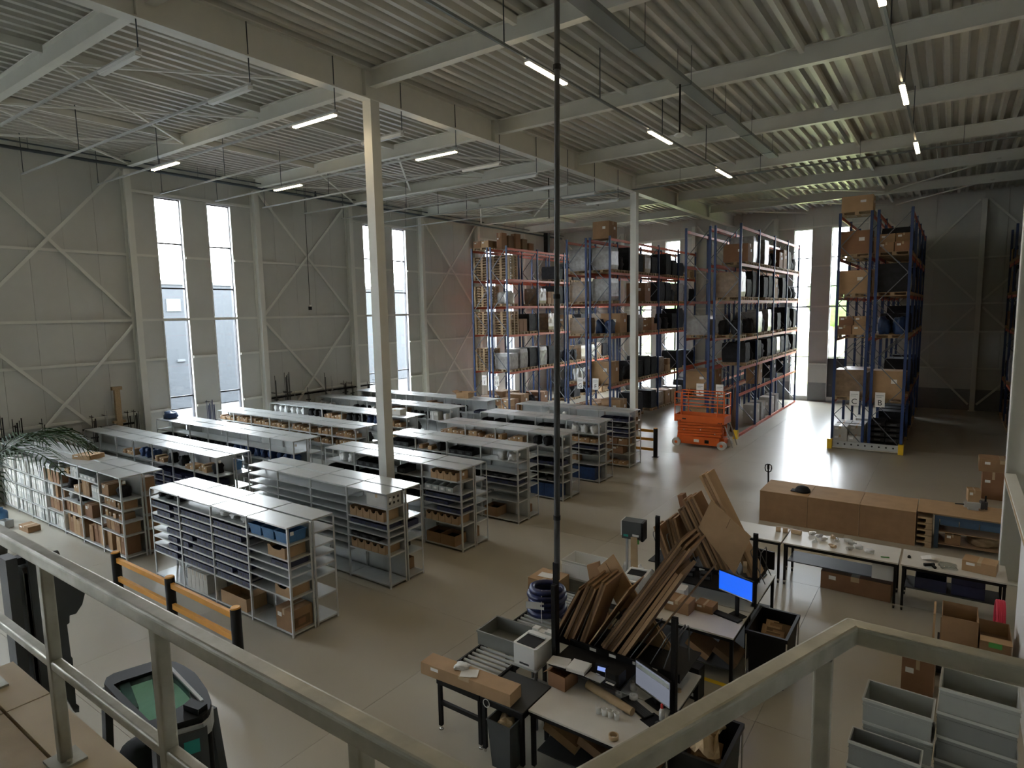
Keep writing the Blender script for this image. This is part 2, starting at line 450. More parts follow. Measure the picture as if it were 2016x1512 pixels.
# ---- roof: corrugated deck sheets, beams, girder, purlins
ceil = struct('ceiling')
def deck():
    mb = MB(); P = []
    per, y0, y1 = .3433, WYB-.2, WYF+.2
    for k in range(3):
        x = k*per
        P += [(x, 0), (x+.11, 0), (x+.155, .13), (x+.298, .13), (x+per, 0)]
    for (xa, za), (xb, zb) in zip(P[:-1], P[1:]):
        if xa == xb: continue
        mb.add([(xa, y0, za), (xb, y0, zb), (xb, y1, zb), (xa, y1, za)], [(0, 3, 2, 1)])
    mb.box(0, 1.03, y0, y1, .15, .3)
    return mb
dm = deck().mesh('deck_sheet', 'deck')
for k in range(28): obj('deck_sheet', dm, ceil, (WX-.2+1.03*k, 0, ZD))
def ibeam(mb, p, q, w, h, t=.018):                    # top at z of p
    p, q = Vector(p), Vector(q)
    for dz, ww, hh in ((-t/2, w, t), (-h+t/2, w, t), (-h/2, t*.8, h-2*t)):
        mb.bar(p+Vector((0, 0, dz)), q+Vector((0, 0, dz)), ww, hh)
    return mb
for k, y in enumerate(FY):
    if k == 0 or k == 10: continue
    for x0, x1, lab, g in ((WX+.4, GX-.1, 'white steel roof beam between the window wall and the central girder', 'roof beams over the shelving side'),
                           (GX+.1, WXR-.02, 'white steel roof beam over the racks and packing desks', 'roof beams over the packing side')):
        tag(ibeam(MB(), (x0, y, ZD-.005), (x1, y, ZD-.005), .2, .42).build('roof_beam', 'steelwhite'), lab, 'roof beam', g)
gd = thing('roof_girder', 'deep white steel girder carried by the free-standing columns', 'girder', (GX, 0, 0))
ibeam(MB(), (0, WYB+.1, ZD-.01), (0, WYF-.1, ZD-.01), .3, .72, .03).build('girder_beam', 'steelwhite', gd)
for y in FY[1:10]:
    for dx in (-.14, .01):
        MB().box(dx, dx+.12, y-.26, y-.245, 11.0, 11.62).build('stiffener', 'steelwhite', gd)
for x in (-20.55, -16.2, -7.45, -3.1):
    for a, b in zip(FY[:-1], FY[1:]):
        mb = MB().box(x-.05, x+.05, a+.12, b-.12, 11.5, 11.512).box(x-.05, x+.05, a+.12, b-.12, 11.66, 11.672).box(x+.04, x+.05, a+.12, b-.12, 11.512, 11.66)
        mb.build('purlin', 'steelwhite', ceil)
for a in (FY[3], FY[5], FY[7]):
    b = a+BAY
    for p, q in (((-20.4, a), (-16.3, b)), ((-16.3, a), (-12.0, b)), ((-16.3, a+.1), (-20.4, b)), ((-24.5, b), (-20.4, a)), ((-24.5, a), (-20.4, b))):
        MB().bar((p[0], p[1]+.1, 11.38), (q[0], q[1]-.1, 11.38), .07, .05).build('roof_brace', 'steelwhite', ceil)
for a in (FY[8], FY[9]):
    b = a+BAY
    for p, q in (((-11.6, a), (-7.5, b)), ((-7.4, a), (-3.1, b)), ((-3.0, b), (1.2, a))):
        MB().bar((p[0], p[1]+.1, 11.38), (q[0], q[1]-.1, 11.38), .07, .05).build('roof_brace', 'steelwhite', ceil)

# ---- services under the roof
def bracket_pipe(name, lab, cat, pts, r, m, hang=None):
    t = thing(name, lab, cat, (0, 0, 0))
    MB().tube(pts, r, 8).build('pipe', m, t)
    for x, y, z in hang or []: MB().cyl((x, y, z), (x, y, ZD+.02), .008, 6).build('hanger', 'darkpipe', t)
    return t
bracket_pipe('wall_pipe', 'long dark pipe running along the top of the window wall', 'pipe',
    [(-24.38, WYB+.3, 11.25), (-24.38, 18.7, 11.25), (-24.38, 19.0, 11.25), (-24.38, 19.02, 11.5), (-24.38, 19.06, 11.25), (-24.38, 33.4, 11.22), (-24.38, 41.3, 11.22)], .055, 'darkpipe',
    [(-24.38, y, 11.3) for y in (3, 8, 13.5, 18, 23.5, 28, 34)])
bracket_pipe('wall_pipe', 'thin dark pipe just above the long pipe on the window wall', 'pipe',
    [(-24.2, WYB+.3, 11.42), (-24.2, 41.3, 11.4)], .025, 'darkpipe', [(-24.2, y, 11.42) for y in (5, 15, 25, 35)])
bracket_pipe('beam_pipe', 'grey sprinkler pipe running beside the roof beam above the racks', 'pipe',
    [(-16.0, 26.0, 11.02), (WXR-.2, 26.0, 11.02)], .035, 'tray', [(x, 26.0, 11.03) for x in (-15, -9.6, -6.4, -3, 0, 2)])
ct = thing('cable_tray', 'grey perforated cable tray hung below the roof on rods', 'cable tray', (-5.28, 0, 0))
MB().box(-.15, .15, -2, 23.2, 10.86, 10.865).build('tray_floor', 'tray', ct)
for s in (-1, 1): MB().box(s*.15-.002, s*.15+.002, -2, 23.2, 10.86, 10.95).build('tray_side', 'tray', ct)
for y in [1.5+2.6*k for k in range(9)]:
    for s in (-1, 1): MB().cyl((s*.16, y, 10.85), (s*.16, y, ZD+.02), .006, 6).build('hanger_rod', 'darkpipe', ct)
    MB().box(-.18, .18, y-.02, y+.02, 10.845, 10.86).build('cross_bar', 'tray', ct)
for px, py, yy, lab in ((1338, 266, 14.3, 'white disc wireless access point on a black rod under the cable tray'),
                        (1081, 432, 24.2, 'white disc wireless access point hanging near the racks with pallet stacks'),
                        (1530, 225, 19.0, None)):
    if not lab: continue
    p = YP(px, py, yy)
    t = thing('access_point', lab, 'access point', p)
    MB().lathe([(.0, -.03), (.1, -.03), (.13, 0), (.1, .03), (.0, .03)], 16).build('disc', 'plasticwhite', t)
    MB().cyl((0, 0, .03), (0, 0, 10.84-p.z if abs(p.x+5.28) < .6 else ZD-p.z), .022, 8).build('rod', 'blackmetal', t)
# wall cable with a switch box hanging in the braced bay
t = thing('pendant_switch', 'thin cable hanging down the braced wall bay with a black box at its end', 'pendant', (-24.6, 18.55, 6.1))
MB().cyl((0, 0, .2), (0, .02, ZD+.145-6.1), .014, 6).build('cable', 'darkgrey', t)
MB().box(-.05, .05, -.06, .06, 0, .16).build('switch_box', 'blackmetal', t); MB().box(-.045, .045, -.055, .055, .16, .24).build('cap', 'label', t)

# ---- luminaires on trunking rails
def rail(axis, fixed, a, b, z, lab):
    t = thing('lighting_rail', lab[0], 'lighting rail', (0, 0, 0), 0, lab[1])
    (MB().box(a, b, fixed-.022, fixed+.022, z, z+.05) if axis == 'x' else MB().box(fixed-.022, fixed+.022, a, b, z, z+.05)).build('trunking', 'tray' if axis == 'y' else 'machinelight', t)
    n = max(2, int(abs(b-a)/3.3)); st = (b-a)/n
    for k in range(n):
        u = a+.15+st*k
        if k == n-1 and axis == 'x': u = b-.06
        P = (u, fixed, z+.05) if axis == 'x' else (fixed, u, z+.05)
        MB().cyl(P, (P[0], P[1], ZD+.02), .012, 6).build('hanger', 'darkpipe', t)
def lumi(axis, fixed, a, b, z, on, lab, grp):
    off = axis == 'y' and b < 6                    # the lamp that carries on the rail's rhythm above the picture
    t = thing('linear_luminaire_offscreen' if off else 'linear_luminaire', lab, 'luminaire', (0, 0, 0), 0, grp)
    def bx(w, z0, z1, e=0):
        return MB().box(a+e, b-e, fixed-w, fixed+w, z0, z1) if axis == 'x' else MB().box(fixed-w, fixed+w, a+e, b-e, z0, z1)
    bx(.055, z-.05, z-.003).build('housing', 'lamp_off', t)
    bx(.05, z-.075, z-.05, .02).build('diffuser_offscreen' if off else 'diffuser', 'lamp_on' if on else 'lamp_off', t)
LZ = 10.42
for k, y in enumerate([5.62, 7.73, 9.85, 11.97, 14.1, 16.2, 18.3, 20.4, 22.5, 24.6]):
    on = k in (2, 4)
    rail('x', y, -24.3, -11.7, LZ, ('pale crosswise lighting rail over the low shelving, %s from the landing' % ordn(k), 'rails over the low shelving'))
    if on:
        lumi('x', y, -13.3, -11.75, LZ, True, 'lit linear luminaire next to the girder, on the %s crosswise rail from the landing' % ordn(k), 'lit lamps by the girder over the shelving')
        lumi('x', y, -20.35, -18.8, LZ, True, 'lit linear luminaire near the window wall, on the %s crosswise rail from the landing' % ordn(k), 'lit lamps near the window wall')
    else:
        lumi('x', y, -13.25, -11.75, LZ, False, 'unlit white linear luminaire on the %s crosswise rail from the landing' % ordn(k), 'unlit lamps over the shelving')
for x, ls in ((-6.83, [(10.34, 11.8), (16.18, 17.75), (22.0, 23.6)]), (-1.15, [(10.4, 11.95), (16.37, 17.95), (22.25, 23.85)])):
    nm = ('beside the cable tray', 'over the bench aisle')[x > -3]
    rail('y', x, 2.0, 24.4, 10.55, ('grey lighting rail running lengthwise '+nm, 'lengthwise rail '+nm))
    for a, b in ls + [(4.2, 5.75)]:
        lumi('y', x, a, b, 10.55, True, 'lit linear luminaire on the lengthwise rail '+nm, 'lit lamps on the rail '+nm)

# ---- what lies outside the windows
gr = struct('ground_outside')
MB().box(-120, 120, WYF+9, 160, -.25, -.05).build('meadow', 'grass', gr)
MB().box(-120, 120, WYF+.35, WYF+9, -.25, -.06).build('paving', 'asphalt', gr)
MB().box(-120, WX-.35, -80, WYF+.35, -.25, -.06).build('paving', 'asphalt', gr)
MB().box(WX-.35, 120, -80, WYB-.35, -.25, -.06).build('paving', 'asphalt', gr)
bd = thing('neighbour_building', 'grey industrial building seen outside through the tall windows', 'building', (-41, 0, 0))
MB().box(-14, 0, -12, 70, 0, 8.0).build('hall_wall', 'outsidegrey', bd)
MB().box(-14.1, .06, -12.1, 70.1, 8.0, 8.25).build('roof_edge', 'outsidelight', bd)
for y0 in (17.2, 31.5, 46):
    MB().box(0, .06, y0, y0+1.9, 0, 4.7).build('window', 'outsideblue', bd)
    MB().box(0, .1, y0+2.0, y0+2.4, 0, 5.2).build('pilaster', 'outsidelight', bd)
for y0 in (20.0, 24.6): MB().box(0, .05, y0, y0+.9, 6.3, 7.1).build('wall_sign', 'outsidelight', bd)
MB().box(0, .09, 20.4, 20.9, 3.05, 3.2).build('wall_lamp', 'outsidelight', bd)
for k in range(16):
    x = -100+13.5*k+R_()*2; y = 120+R_()*14; r = 4+R_()*1.6
    t = thing('tree', 'pale leafy tree in the tree line beyond the meadow', 'tree', (x, y, 0), 0, 'trees beyond the meadow')
    MB().cyl((0, 0, 0), (0, 0, r), .3, 8, .2).build('trunk', 'woodbrown', t)
    mb = MB(); prof = [(0, -r*.9), (r*.5, -r*.8), (r*.85, -r*.3), (r, .1*r), (r*.8, .6*r), (r*.4, .95*r), (0, 1.05*r)]
    mb.lathe([(a*(.9+.2*R_()), b) for a, b in prof], 12, (0, 0, r*1.3)); mb.build('crown', 'treegreen', t)

# ================================================================ low steel shelving
SH, SD = 2.07, 1.03
def m_bin(w, d, h, m):
    def f():
        mb = MB(); t = .006; lf = .74*h
        mb.box(0, w, 0, d, 0, t).box(t, w-t, d-t, d, t, h)
        for x in (0, w-t): mb.prism([(0, t), (d, t), (d, h), (.3*d, h), (0, lf)], x, x+t, 'x')
        mb.box(t, w-t, 0, t, t, lf).box(-.003, w+.003, -.006, 0, lf-.014, lf+.004)
        mb.m = 1; mb.box(w*.28, w*.72, -.004, -.001, lf*.25, lf*.72)
        return mb
    return shared(('storage_bin', w, d, h, m), f, [m, 'darkgrey' if m != 'greybin' else 'label'])
def m_pick(w, d, h, m='cardlight'):
    def f():
        mb = MB(); t = .006
        mb.box(0, w, 0, d, 0, t).box(t, w-t, d-t, d, t, h).box(0, t, 0, d, t, h).box(w-t, w, 0, d, t, h)
        P = [(t, t), (w-t, t), (w-t, h)]
        for k in range(7):
            a = math.pi*k/6; P.append((w/2+w*.34*math.cos(a), h-h*.32*math.sin(a)))
        P.append((t, h)); mb.prism(P, 0, t, 'y')
        mb.m = 1; mb.box(2*t, w-2*t, .03, d-.03, h*.3, h*.62)
        return mb
    return shared(('pick_box', w, d, h, m), f, [m, 'blackgoods'])
def m_open(w, d, h, m='card', fill='blackgoods', fh=.6):
    def f():
        mb = MB().tray(w, d, h, .008, x=w/2, y=d/2)
        if fill: mb.m = 1; mb.box(.012, w-.012, .012, d-.012, .01, h*fh)
        return mb
    return shared(('open_box', w, d, h, m, fill, fh), f, [m, fill or m])
def m_carton(w, d, h, m='card', lab=True):
    def f():
        mb = MB().box(0, w, 0, d, 0, h); e = .0015
        mb.m = 1; mb.box(w*.44, w*.56, -e, d+e, h*.72, h+e)
        lw, lh = min(w*.26, .13), min(h*.25, .08)
        if lab: mb.m = 2; mb.box(w*.12, w*.12+lw, -.003, 0, h*.6, h*.6+lh)
        return mb
    return shared(('carton', w, d, h, m, lab), f, [m, 'tape', 'label'])
def m_binder(w, d, h, m):
    def f():
        mb = MB().box(0, w, .004, d, 0, h); mb.box(.002, w-.002, 0, .004, .01, h-.01)
        mb.m = 1; mb.box(w*.2, w*.8, -.002, 0, h*.55, h*.85)
        return mb
    return shared(('box_file', w, d, h, m), f, [m, 'paper'])
from mathutils import noise
def lump(key, m, n=20, squash=1.0, seed=1):            # soft sack: squarish, dented, flat underneath
    def f():
        mb = MB(); rows = 12; vs = []; fs = []; off = Vector((seed*3.7, seed*1.3, seed*5.1))
        for i in range(rows+1):
            th = math.pi*i/rows
            for k in range(n):
                a = 2*math.pi*k/n; c, si = math.cos(a), math.sin(a)
                q = 1/(abs(c)**4+abs(si)**4)**.25
                d = Vector((c*q*math.sin(th)**.45, si*q*math.sin(th)**.45, math.copysign(abs(math.cos(th))**.7, math.cos(th))))
                r = .4+.14*noise.noise(d*1.4+off)+.07*noise.noise(d*3.5+off)
                vs.append((d.x*r, d.y*r, max(0, d.z*r+.34)*squash))
        for i in range(rows):
            for k in range(n): fs.append((i*n+k, (i+1)*n+k, (i+1)*n+(k+1)%n, i*n+(k+1)%n))
        return mb.add(vs, fs, True)
    return shared((key, m, seed), f, m)
def m_bag(m, seed): return lump('goods_bag', m, seed=seed)
def shelfpanel(w, d, m):
    def f(): return MB().box(.004, w-.004, 0, d, .022, .03).box(.004, w-.004, 0, .012, 0, .022).box(.004, w-.004, d-.012, d, 0, .022).box(.004, .016, .012, d-.012, 0, .022).box(w-.016, w-.004, .012, d-.012, 0, .022)
    return shared(('shelf', round(w, 3), d, m), f, m)
def toppanel(w):
    def f(): return MB().box(.022, w-.022, .002, .476, .0, .03)
    return shared(('top_panel', round(w, 3)), f, 'shelfsteel')
def m_post(): return shared('post', lambda: MB().box(0, .036, 0, .004, 0, SH-.032).box(0, .004, .004, .036, 0, SH-.032), 'shelfsteel')

NAMES = {'bin': ('storage_bin', 'plastic storage bin', 'bin'), 'pick': ('pick_box', 'open-front cardboard pick box', 'box'), 'carton': ('carton', 'closed cardboard carton', 'carton')}
def put(me, name, label, cat, group, loc, rz=0.0, sc=None):
    o = obj(name, me, None, loc, rz, label=label, cat=cat, group=group)
    if sc: o.scale = sc
    return o
def fill(kind, xa, xb, z, y, hmax, where, dep=.46, dens=.9):
    """things standing on one shelf between xa and xb, fronts at y"""
    x = xa+.03; z += .001
    while True:
        r = R_()
        if kind == 'bin':
            w, h = .185, min(.138, hmax-.008); me = m_bin(w, .42, round(h, 3), 'navybin'); nm = ('storage_bin', 'small navy plastic storage bin', 'bin'); yy = .004
        elif kind == 'tray':
            w, h = .37, min(.12, hmax-.02); me = m_bin(w, .44, round(h, 3), 'navybin'); nm = ('storage_tray', 'wide navy plastic tray', 'tray'); yy = .004
        elif kind == 'grey':
            w, h = .22, min(.16, hmax-.02); me = m_bin(w, .42, round(h, 3), 'greybin'); nm = ('storage_bin', 'grey plastic storage bin', 'bin'); yy = .004
        elif kind == 'black':
            w, h = .28, min(.17, hmax-.02); me = m_bin(w, .42, round(h, 3), 'blackbin'); nm = ('storage_bin', 'black plastic storage bin', 'bin'); yy = .004
        elif kind == 'pick':
            w, h = .2, min(.21, hmax-.03); me = m_pick(w, .44, round(h, 2)); nm = ('pick_box', 'scooped cardboard pick box', 'box'); yy = .004
        elif kind == 'small':
            w, h = (.15, .2, .11)[int(r*3)], min((.12, .16, .2)[int(R_()*3)], hmax-.03); me = m_carton(w, .3, round(h, 2), ('cardlight', 'card')[r > .5]); nm = ('small_carton', 'small cardboard carton', 'carton'); yy = .03+.06*R_()
        elif kind == 'carton':
            w, h = (.3, .38, .45)[int(r*3)], min((.22, .28, .34)[int(R_()*3)], hmax-.04); me = m_carton(w, .4, round(h, 2), ('card', 'cardlight', 'cardred')[int(R_()*3)]); nm = ('carton', 'closed cardboard carton', 'carton'); yy = .02+.04*R_()
        elif kind == 'open':
            w, h = .46, min(.26, hmax-.05); me = m_open(w, .44, round(h, 2)); nm = ('open_carton', 'open carton of black parts', 'carton'); yy = .01
        elif kind == 'tall':
            w, h = (.16, .22)[r > .5], min((.42, .5)[R_() > .5], hmax-.03); me = m_carton(w, .36, round(h, 2), ('card', 'cardlight', 'cardred')[int(R_()*3)], False); nm = ('tall_carton', 'tall narrow cardboard carton', 'carton'); yy = .02+.05*R_()
        elif kind == 'file':
            w, h = .105, min(.34, hmax-.02); me = m_binder(w, .3, round(h, 2), ('whitebox', 'whitebox', 'greybin', 'plasticwhite')[int(r*4)]); nm = ('box_file', 'white upright box file', 'box file'); yy = .01+.03*R_()
        elif kind == 'bluebox':
            w, h = .36, min(.26, hmax-.03); me = shared(('blue_container', h), lambda: MB().tray(.36, .4, h, .008, .012, .02, x=.18, y=.22), 'bluebox'); nm = ('blue_container', 'open blue plastic container', 'container'); yy = .01
        elif kind == 'bluesack':
            w, h = .5, min(.42, hmax-.03); me = m_open(w, .44, round(h, 2), 'bluebag', 'bluebag', .96); nm = ('blue_sack', 'large dark blue sack', 'sack'); yy = .01
        elif kind in ('bag', 'bluebag', 'white'):
            w = .34; h = min(.3, hmax-.04); me = m_bag({'bag': 'blackgoods', 'bluebag': 'bluebag', 'white': 'plasticbag'}[kind], int(r*4)); nm = ('goods_bag', {'bag': 'bundle of black goods', 'bluebag': 'blue plastic goods bag', 'white': 'white plastic goods bag'}[kind], 'bag')
            if x+w > xb-.02: break
            if R_() < dens: put(me, nm[0], nm[1]+' '+where[0], nm[2], nm[1]+'s '+where[1], (x+w/2, y+.23, z), .3*(R_()-.5), (w*.84, w*1.0, h*1.25))
            x += w+.02; continue
        else: break
        if x+w > xb-.02: break
        if R_() < dens:
            put(me, nm[0], nm[1]+' '+where[0], nm[2], nm[1]+' group '+where[1], (x, y+yy, z))
        x += w+(.006 if kind in ('bin', 'tray', 'file') else .015)

def shelving(x0, x1, nb, y0, front, back, label, where, seen=None):
    """front/back: per bay, a list of (height, kind) from the bottom shelf up"""
    t = thing('shelving_row', label, 'shelving', (x0, y0, 0), 0, None)
    bw = (x1-x0)/nb
    pm = m_post()
    for i in range(nb+1):
        for yy, fx, fy in ((0, 0, 0), (.495, 0, 1), (.535, 0, 0), (SD, 0, 1)):
            xx = i*bw if i == 0 else i*bw
            o = obj('post', pm, t, (xx + (0 if i == 0 else 0), yy, 0))
            o.scale = (1 if i == 0 else -1, -1 if fy else 1, 1)
    for i in range(nb):
        for s, spec in ((0, front[i]), (1, back[i] if back else [])):
            yy = .006 if s == 0 else .541
            obj('top_panel', toppanel(bw), t, (i*bw, yy, SH-.03))
            for z, kind in spec:
                obj('shelf', shelfpanel(bw, .484, 'shelfsteel'), t, (i*bw, yy, z-.03))
            zs = [z for z, k in spec]+[SH-.03]
            for li, ((z, kind), zn) in enumerate(zip(spec, zs[1:])):
                if seen and not seen(s, i, z): continue          # hidden behind the row before it
                for kd in kind.split('+'):
                    if not kd: continue
                    n = kind.split('+'); q = n.index(kd); L = (bw-.06)/len(n)
                    fill(kd, x0+i*bw+.03+q*L, x0+i*bw+.03+(q+1)*L, z, y0+yy+.008, zn-z-.03, (where[0].format(ordn(li)), where[1]))
        MB().box(i*bw+.04, (i+1)*bw-.04, .512, .518, .08, SH-.05).build('back_panel', 'shelfsteel', t)
    MB().box(x1-x0+.002, x1-x0+.004, .06, .13, SH-.16, SH-.09).build('row_tag', 'label', t)
    return t

fine = [.62, .795, .97, 1.145, 1.32, 1.495, 1.67]
def lv(*a): return [(z, k) for z, k in a]
def bins(kinds, bottom='', top=''):
    return [(.08, bottom)] + list(zip(fine, kinds)) + [(1.86, top)]
RX0, RX1 = -14.55, -9.48
def rrow(k): return 'on the {} shelf, %s row from the long barrier' % ordn(k), 'row %s by the barrier' % ordn(k)
def lrow(k): return 'on the {} shelf, %s wall-side row from the palm' % ordn(k), 'wall-side row %s' % ordn(k)
PY = [6.39+2.40*k for k in range(7)]
sparse = [lv((.08, ''), (.55, ''), (.95, ''), (1.2, ''), (1.45, ''), (1.75, ''))]
b = ['bin']*7
# -- block beside the packing desks
front = {}
front[0] = [bins(['bin', '+bin', '+bin', 'bin', 'bin', 'bin', 'bin'], '', 'bag'), bins(['bin', 'bin', 'bin', 'bin', 'bin', 'bin', 'bin'], '', 'bag+'),
            bins(['bin']*7, '', 'white'), lv((.08, ''), (.74, ''), (.98, ''), (1.15, ''), (1.30, ''), (1.46, ''), (1.75, ''))]
front[1] = [bins(['']*7), bins(['']*7), bins(['']*7), lv((.08, ''), (.72, 'pick'), (.98, 'black'), (1.14, ''), (1.28, 'tray'), (1.44, 'pick'), (1.75, ''))]
front[2] = [lv((.08, 'open'), (.7, 'black'), (1.1, 'tray'), (1.4, 'black'), (1.72, 'white')), lv((.08, 'carton'), (.7, 'black'), (1.1, 'tray'), (1.4, 'black'), (1.72, 'black')),
            lv((.08, 'open'), (.7, 'black'), (1.1, 'black'), (1.4, 'black'), (1.72, 'black')), lv((.08, 'open'), (.66, 'pick'), (.95, 'tray'), (1.12, 'tray'), (1.28, 'tray'), (1.45, 'grey'), (1.75, 'pick'))]
front[3] = [lv((.08, 'carton'), (.7, ''), (1.1, 'black'), (1.4, 'tray'), (1.72, 'black')), lv((.08, ''), (.7, 'black'), (1.1, 'tray'), (1.4, 'black'), (1.72, 'small+bag')),
            lv((.08, 'black'), (.7, 'tray'), (1.1, 'black'), (1.4, 'tray'), (1.72, 'black')), lv((.08, 'open'), (.62, ''), (.9, ''), (1.08, 'tray'), (1.25, 'black'), (1.42, ''), (1.72, 'white'))]
front[4] = [lv((.08, 'carton'), (.7, 'black'), (1.2, 'small'), (1.66, 'small')), lv((.08, 'carton'), (.7, 'small'), (1.2, 'small'), (1.66, 'small')),
            lv((.08, 'open'), (.7, 'black'), (1.2, 'small'), (1.66, 'small')), lv((.08, 'bluesack'), (.6, 'black'), (.85, 'black'), (1.1, 'tray'), (1.4, ''), (1.66, 'bag'))]
front[5] = [lv((.08, 'carton'), (.9, 'black'), (1.66, 'black')), lv((.08, 'carton'), (.9, 'bag'), (1.66, 'black')),
            lv((.08, 'carton'), (.9, 'black'), (1.66, 'black')), lv((.08, 'bluesack'), (.62, 'carton'), (.95, 'black'), (1.15, 'tray'), (1.35, 'small'), (1.66, 'white'))]
front[6] = [lv((.08, 'carton'), (.9, 'open'), (1.6, '')), lv((.08, 'carton'), (.9, 'black'), (1.6, 'white')), lv((.08, 'carton'), (.9, 'black'), (1.6, '')),
            lv((.08, 'small'), (.5, 'carton'), (.85, 'carton'), (1.15, 'tray'), (1.32, 'tray'), (1.5, 'black'), (1.72, 'tray'))]
endback = [lv((.08, ''), (.55, ''), (.95, ''), (1.15, ''), (1.35, ''), (1.55, ''), (1.82, '')), lv((.08, 'open'), (.6, 'black'), (.9, ''), (1.15, 'tray'), (1.4, 'carton'), (1.75, '')),
           lv((.08, 'open'), (.6, ''), (.85, 'carton'), (1.1, ''), (1.3, 'carton'), (1.65, 'carton')), lv((.08, 'carton'), (.6, 'carton'), (.95, ''), (1.2, 'black'), (1.5, ''), (1.75, 'white')),
           lv((.08, ''), (.5, ''), (.8, ''), (1.1, 'black'), (1.4, 'white'), (1.7, 'file')), lv((.08, 'carton'), (.6, 'carton'), (1.0, 'white'), (1.3, 'small'), (1.66, 'white')),
           lv((.08, 'carton'), (.5, 'carton'), (.9, 'black'), (1.3, 'small'), (1.66, 'small'))]
RL = ['low grey steel shelving row of navy bins, directly behind the long yellow barrier', 'low steel shelving row with mostly empty bays, behind the navy bin row',
      'low steel shelving row with the tall column standing before it', 'low steel shelving row, fourth from the long barrier', 'low steel shelving row with many small cartons under its top',
      'low steel shelving row with blue bags at its foot, sixth from the long barrier', 'low steel shelving row standing next to the short barrier and the racks']
for k in range(7):
    bk = [sparse[0] if k < 4 else lv((.08, ''), (.9, ''))]*3+[endback[k]]
    shelving(RX0, RX1, 4, PY[k], front[k], bk, RL[k], rrow(k), (lambda s, i, z: s == 0 or i == 3) if k == 0 else (lambda s, i, z: i == 3 or (s == 0 and (z > 1.3 or i == 2 and z > 1.0))))
# -- block against the window wall
LX0, LX1 = -24.42, -16.02
LL = ['low steel shelving row of white box files and cartons by the palm', 'low steel shelving row of bags over navy bins, second from the palm',
      'low steel shelving row of navy bins and bags, third from the palm', 'low steel shelving row of small cartons under a bright top, fourth from the palm',
      'low steel shelving row with a white box standing on its top', 'low steel shelving row of bags, sixth from the palm', 'low steel shelving row with an open carton on its top, nearest the racks']
for k in range(7):
    f = []
    for i in range(7):
        if k == 0:
            if i < 3: s = lv((.1, 'file'), (.5, 'file'), (.93, 'file'), (1.36, 'file'))
            elif i == 3: s = lv((.1, 'file'), (.55, 'tall'), (.95, 'file+tall'), (1.35, 'tall'), (1.75, 'grey'))
            elif i == 4: s = lv((.1, 'tall'), (.68, 'tall'), (1.02, 'white+bag'), (1.3, 'bag+small'), (1.72, 'small+file'))
            elif i == 5: s = lv((.1, 'tall'), (.72, 'carton+tall'), (1.3, 'tall+file'), (1.75, 'grey'))
            else: s = lv((.1, 'tall'), (.62, 'tall'), (.95, 'small'), (1.25, 'small'), (1.5, 'carton+bag'))
        elif k == 1:
            s = lv((.08, 'carton'), (.62, 'tray'), (.82, 'bin'), (1.02, 'bin'), (1.22, 'bin'), (1.55, ('', '', 'small', 'bluebag', 'small+bag', 'bag+small', 'small+bag')[i]))
        elif k == 2:
            s = lv((.08, 'black'), (.62, 'bin'), (.85, 'bin'), (1.1, 'tray'), (1.35, ('black', 'tray', 'bag', 'bag', 'bluebag', 'bluebag', 'bluebag')[i]), (1.7, ''))
        elif k == 3:
            s = lv((.08, 'black'), (.8, 'bin'), (1.1, 'tray'), (1.4, 'small'), (1.72, 'small'))
        elif k == 4:
            s = lv((.08, 'carton'), (.9, 'tray'), (1.3, 'small+bag'), (1.68, ('white', 'white', 'bag', 'small', 'bag', 'bluebag', 'small')[i]))
        elif k == 5:
            s = lv((.08, 'carton'), (1.0, 'black'), (1.55, ('white', 'small', 'bag', 'white', 'carton', 'bag', 'file+white')[i]))
        else:
            s = lv((.08, 'carton'), (1.0, 'carton'), (1.5, ('bag', 'small', 'bag', 'small', 'carton', 'bag', 'tray')[i]))
        f.append(s)
    eb = [lv((.08, 'tall'), (.65, 'small'), (1.0, 'tall'), (1.5, 'carton')), lv((.08, 'carton'), (.7, 'tray'), (1.1, ''), (1.5, 'bluebox')),
          lv((.08, 'bag'), (.7, 'black'), (1.1, 'carton'), (1.6, ''))][k] if k < 3 else lv((.08, 'carton'), (.9, 'black'), (1.5, 'bag'))
    shelving(LX0, LX1, 7, PY[k], f, [lv((.08, ''), (1.0, ''))]*6+[eb], LL[k], lrow(k), (lambda s, i, z: s == 0 or i == 6) if k == 0 else (lambda s, i, z: z > (1.15 if i == 6 else 1.3) and (s == 0 or i == 6) or (k == 1 and i > 3 and z > .75 and s == 0)))

# -- single things on and in the rows
def carton(lab, w, d, h, loc, rz=0.0, m='card', lb=True):
    return put(m_carton(w, d, h, m, lb), 'carton', lab, 'carton', None, loc, rz)
x4 = RX1-1.2675
for i, dx in enumerate((.03, .43, .83)):
    put(shared('blue_container_big', lambda: MB().tray(.36, .42, .2, .008, .012, .02, x=.18, y=.22), 'bluebox'), 'blue_container', 'blue plastic container in the end bay behind the long barrier', 'container', 'blue containers in the end bay', (x4+dx+.02, PY[0]+.014, 1.751))
put(m_pick(.52, .44, .2), 'pick_box', 'wide cardboard pick box under the blue containers', 'box', None, (x4+.62, PY[0]+.014, 1.461))
put(m_pick(.42, .44, .2), 'pick_box', 'cardboard pick box above the lowest carton of the navy bin row', 'box', None, (x4+.78, PY[0]+.014, .741))
put(m_bin(.5, .44, .12, 'navybin'), 'storage_tray', 'wide navy tray below the wide cardboard pick box', 'tray', None, (x4+.7, PY[0]+.014, 1.301))
pc = put(m_carton(.46, .46, .4, 'card'), 'carton', 'printed appliance carton at the foot of the navy bin row', 'carton', None, (x4+.74, PY[0]+.02, .081))
MB().box(.462, .465, .06, .4, .05, .24).build('print_panel', 'carddark', pc); MB().box(.466, .468, .14, .3, .09, .2).build('print_picture', 'cardred', pc)
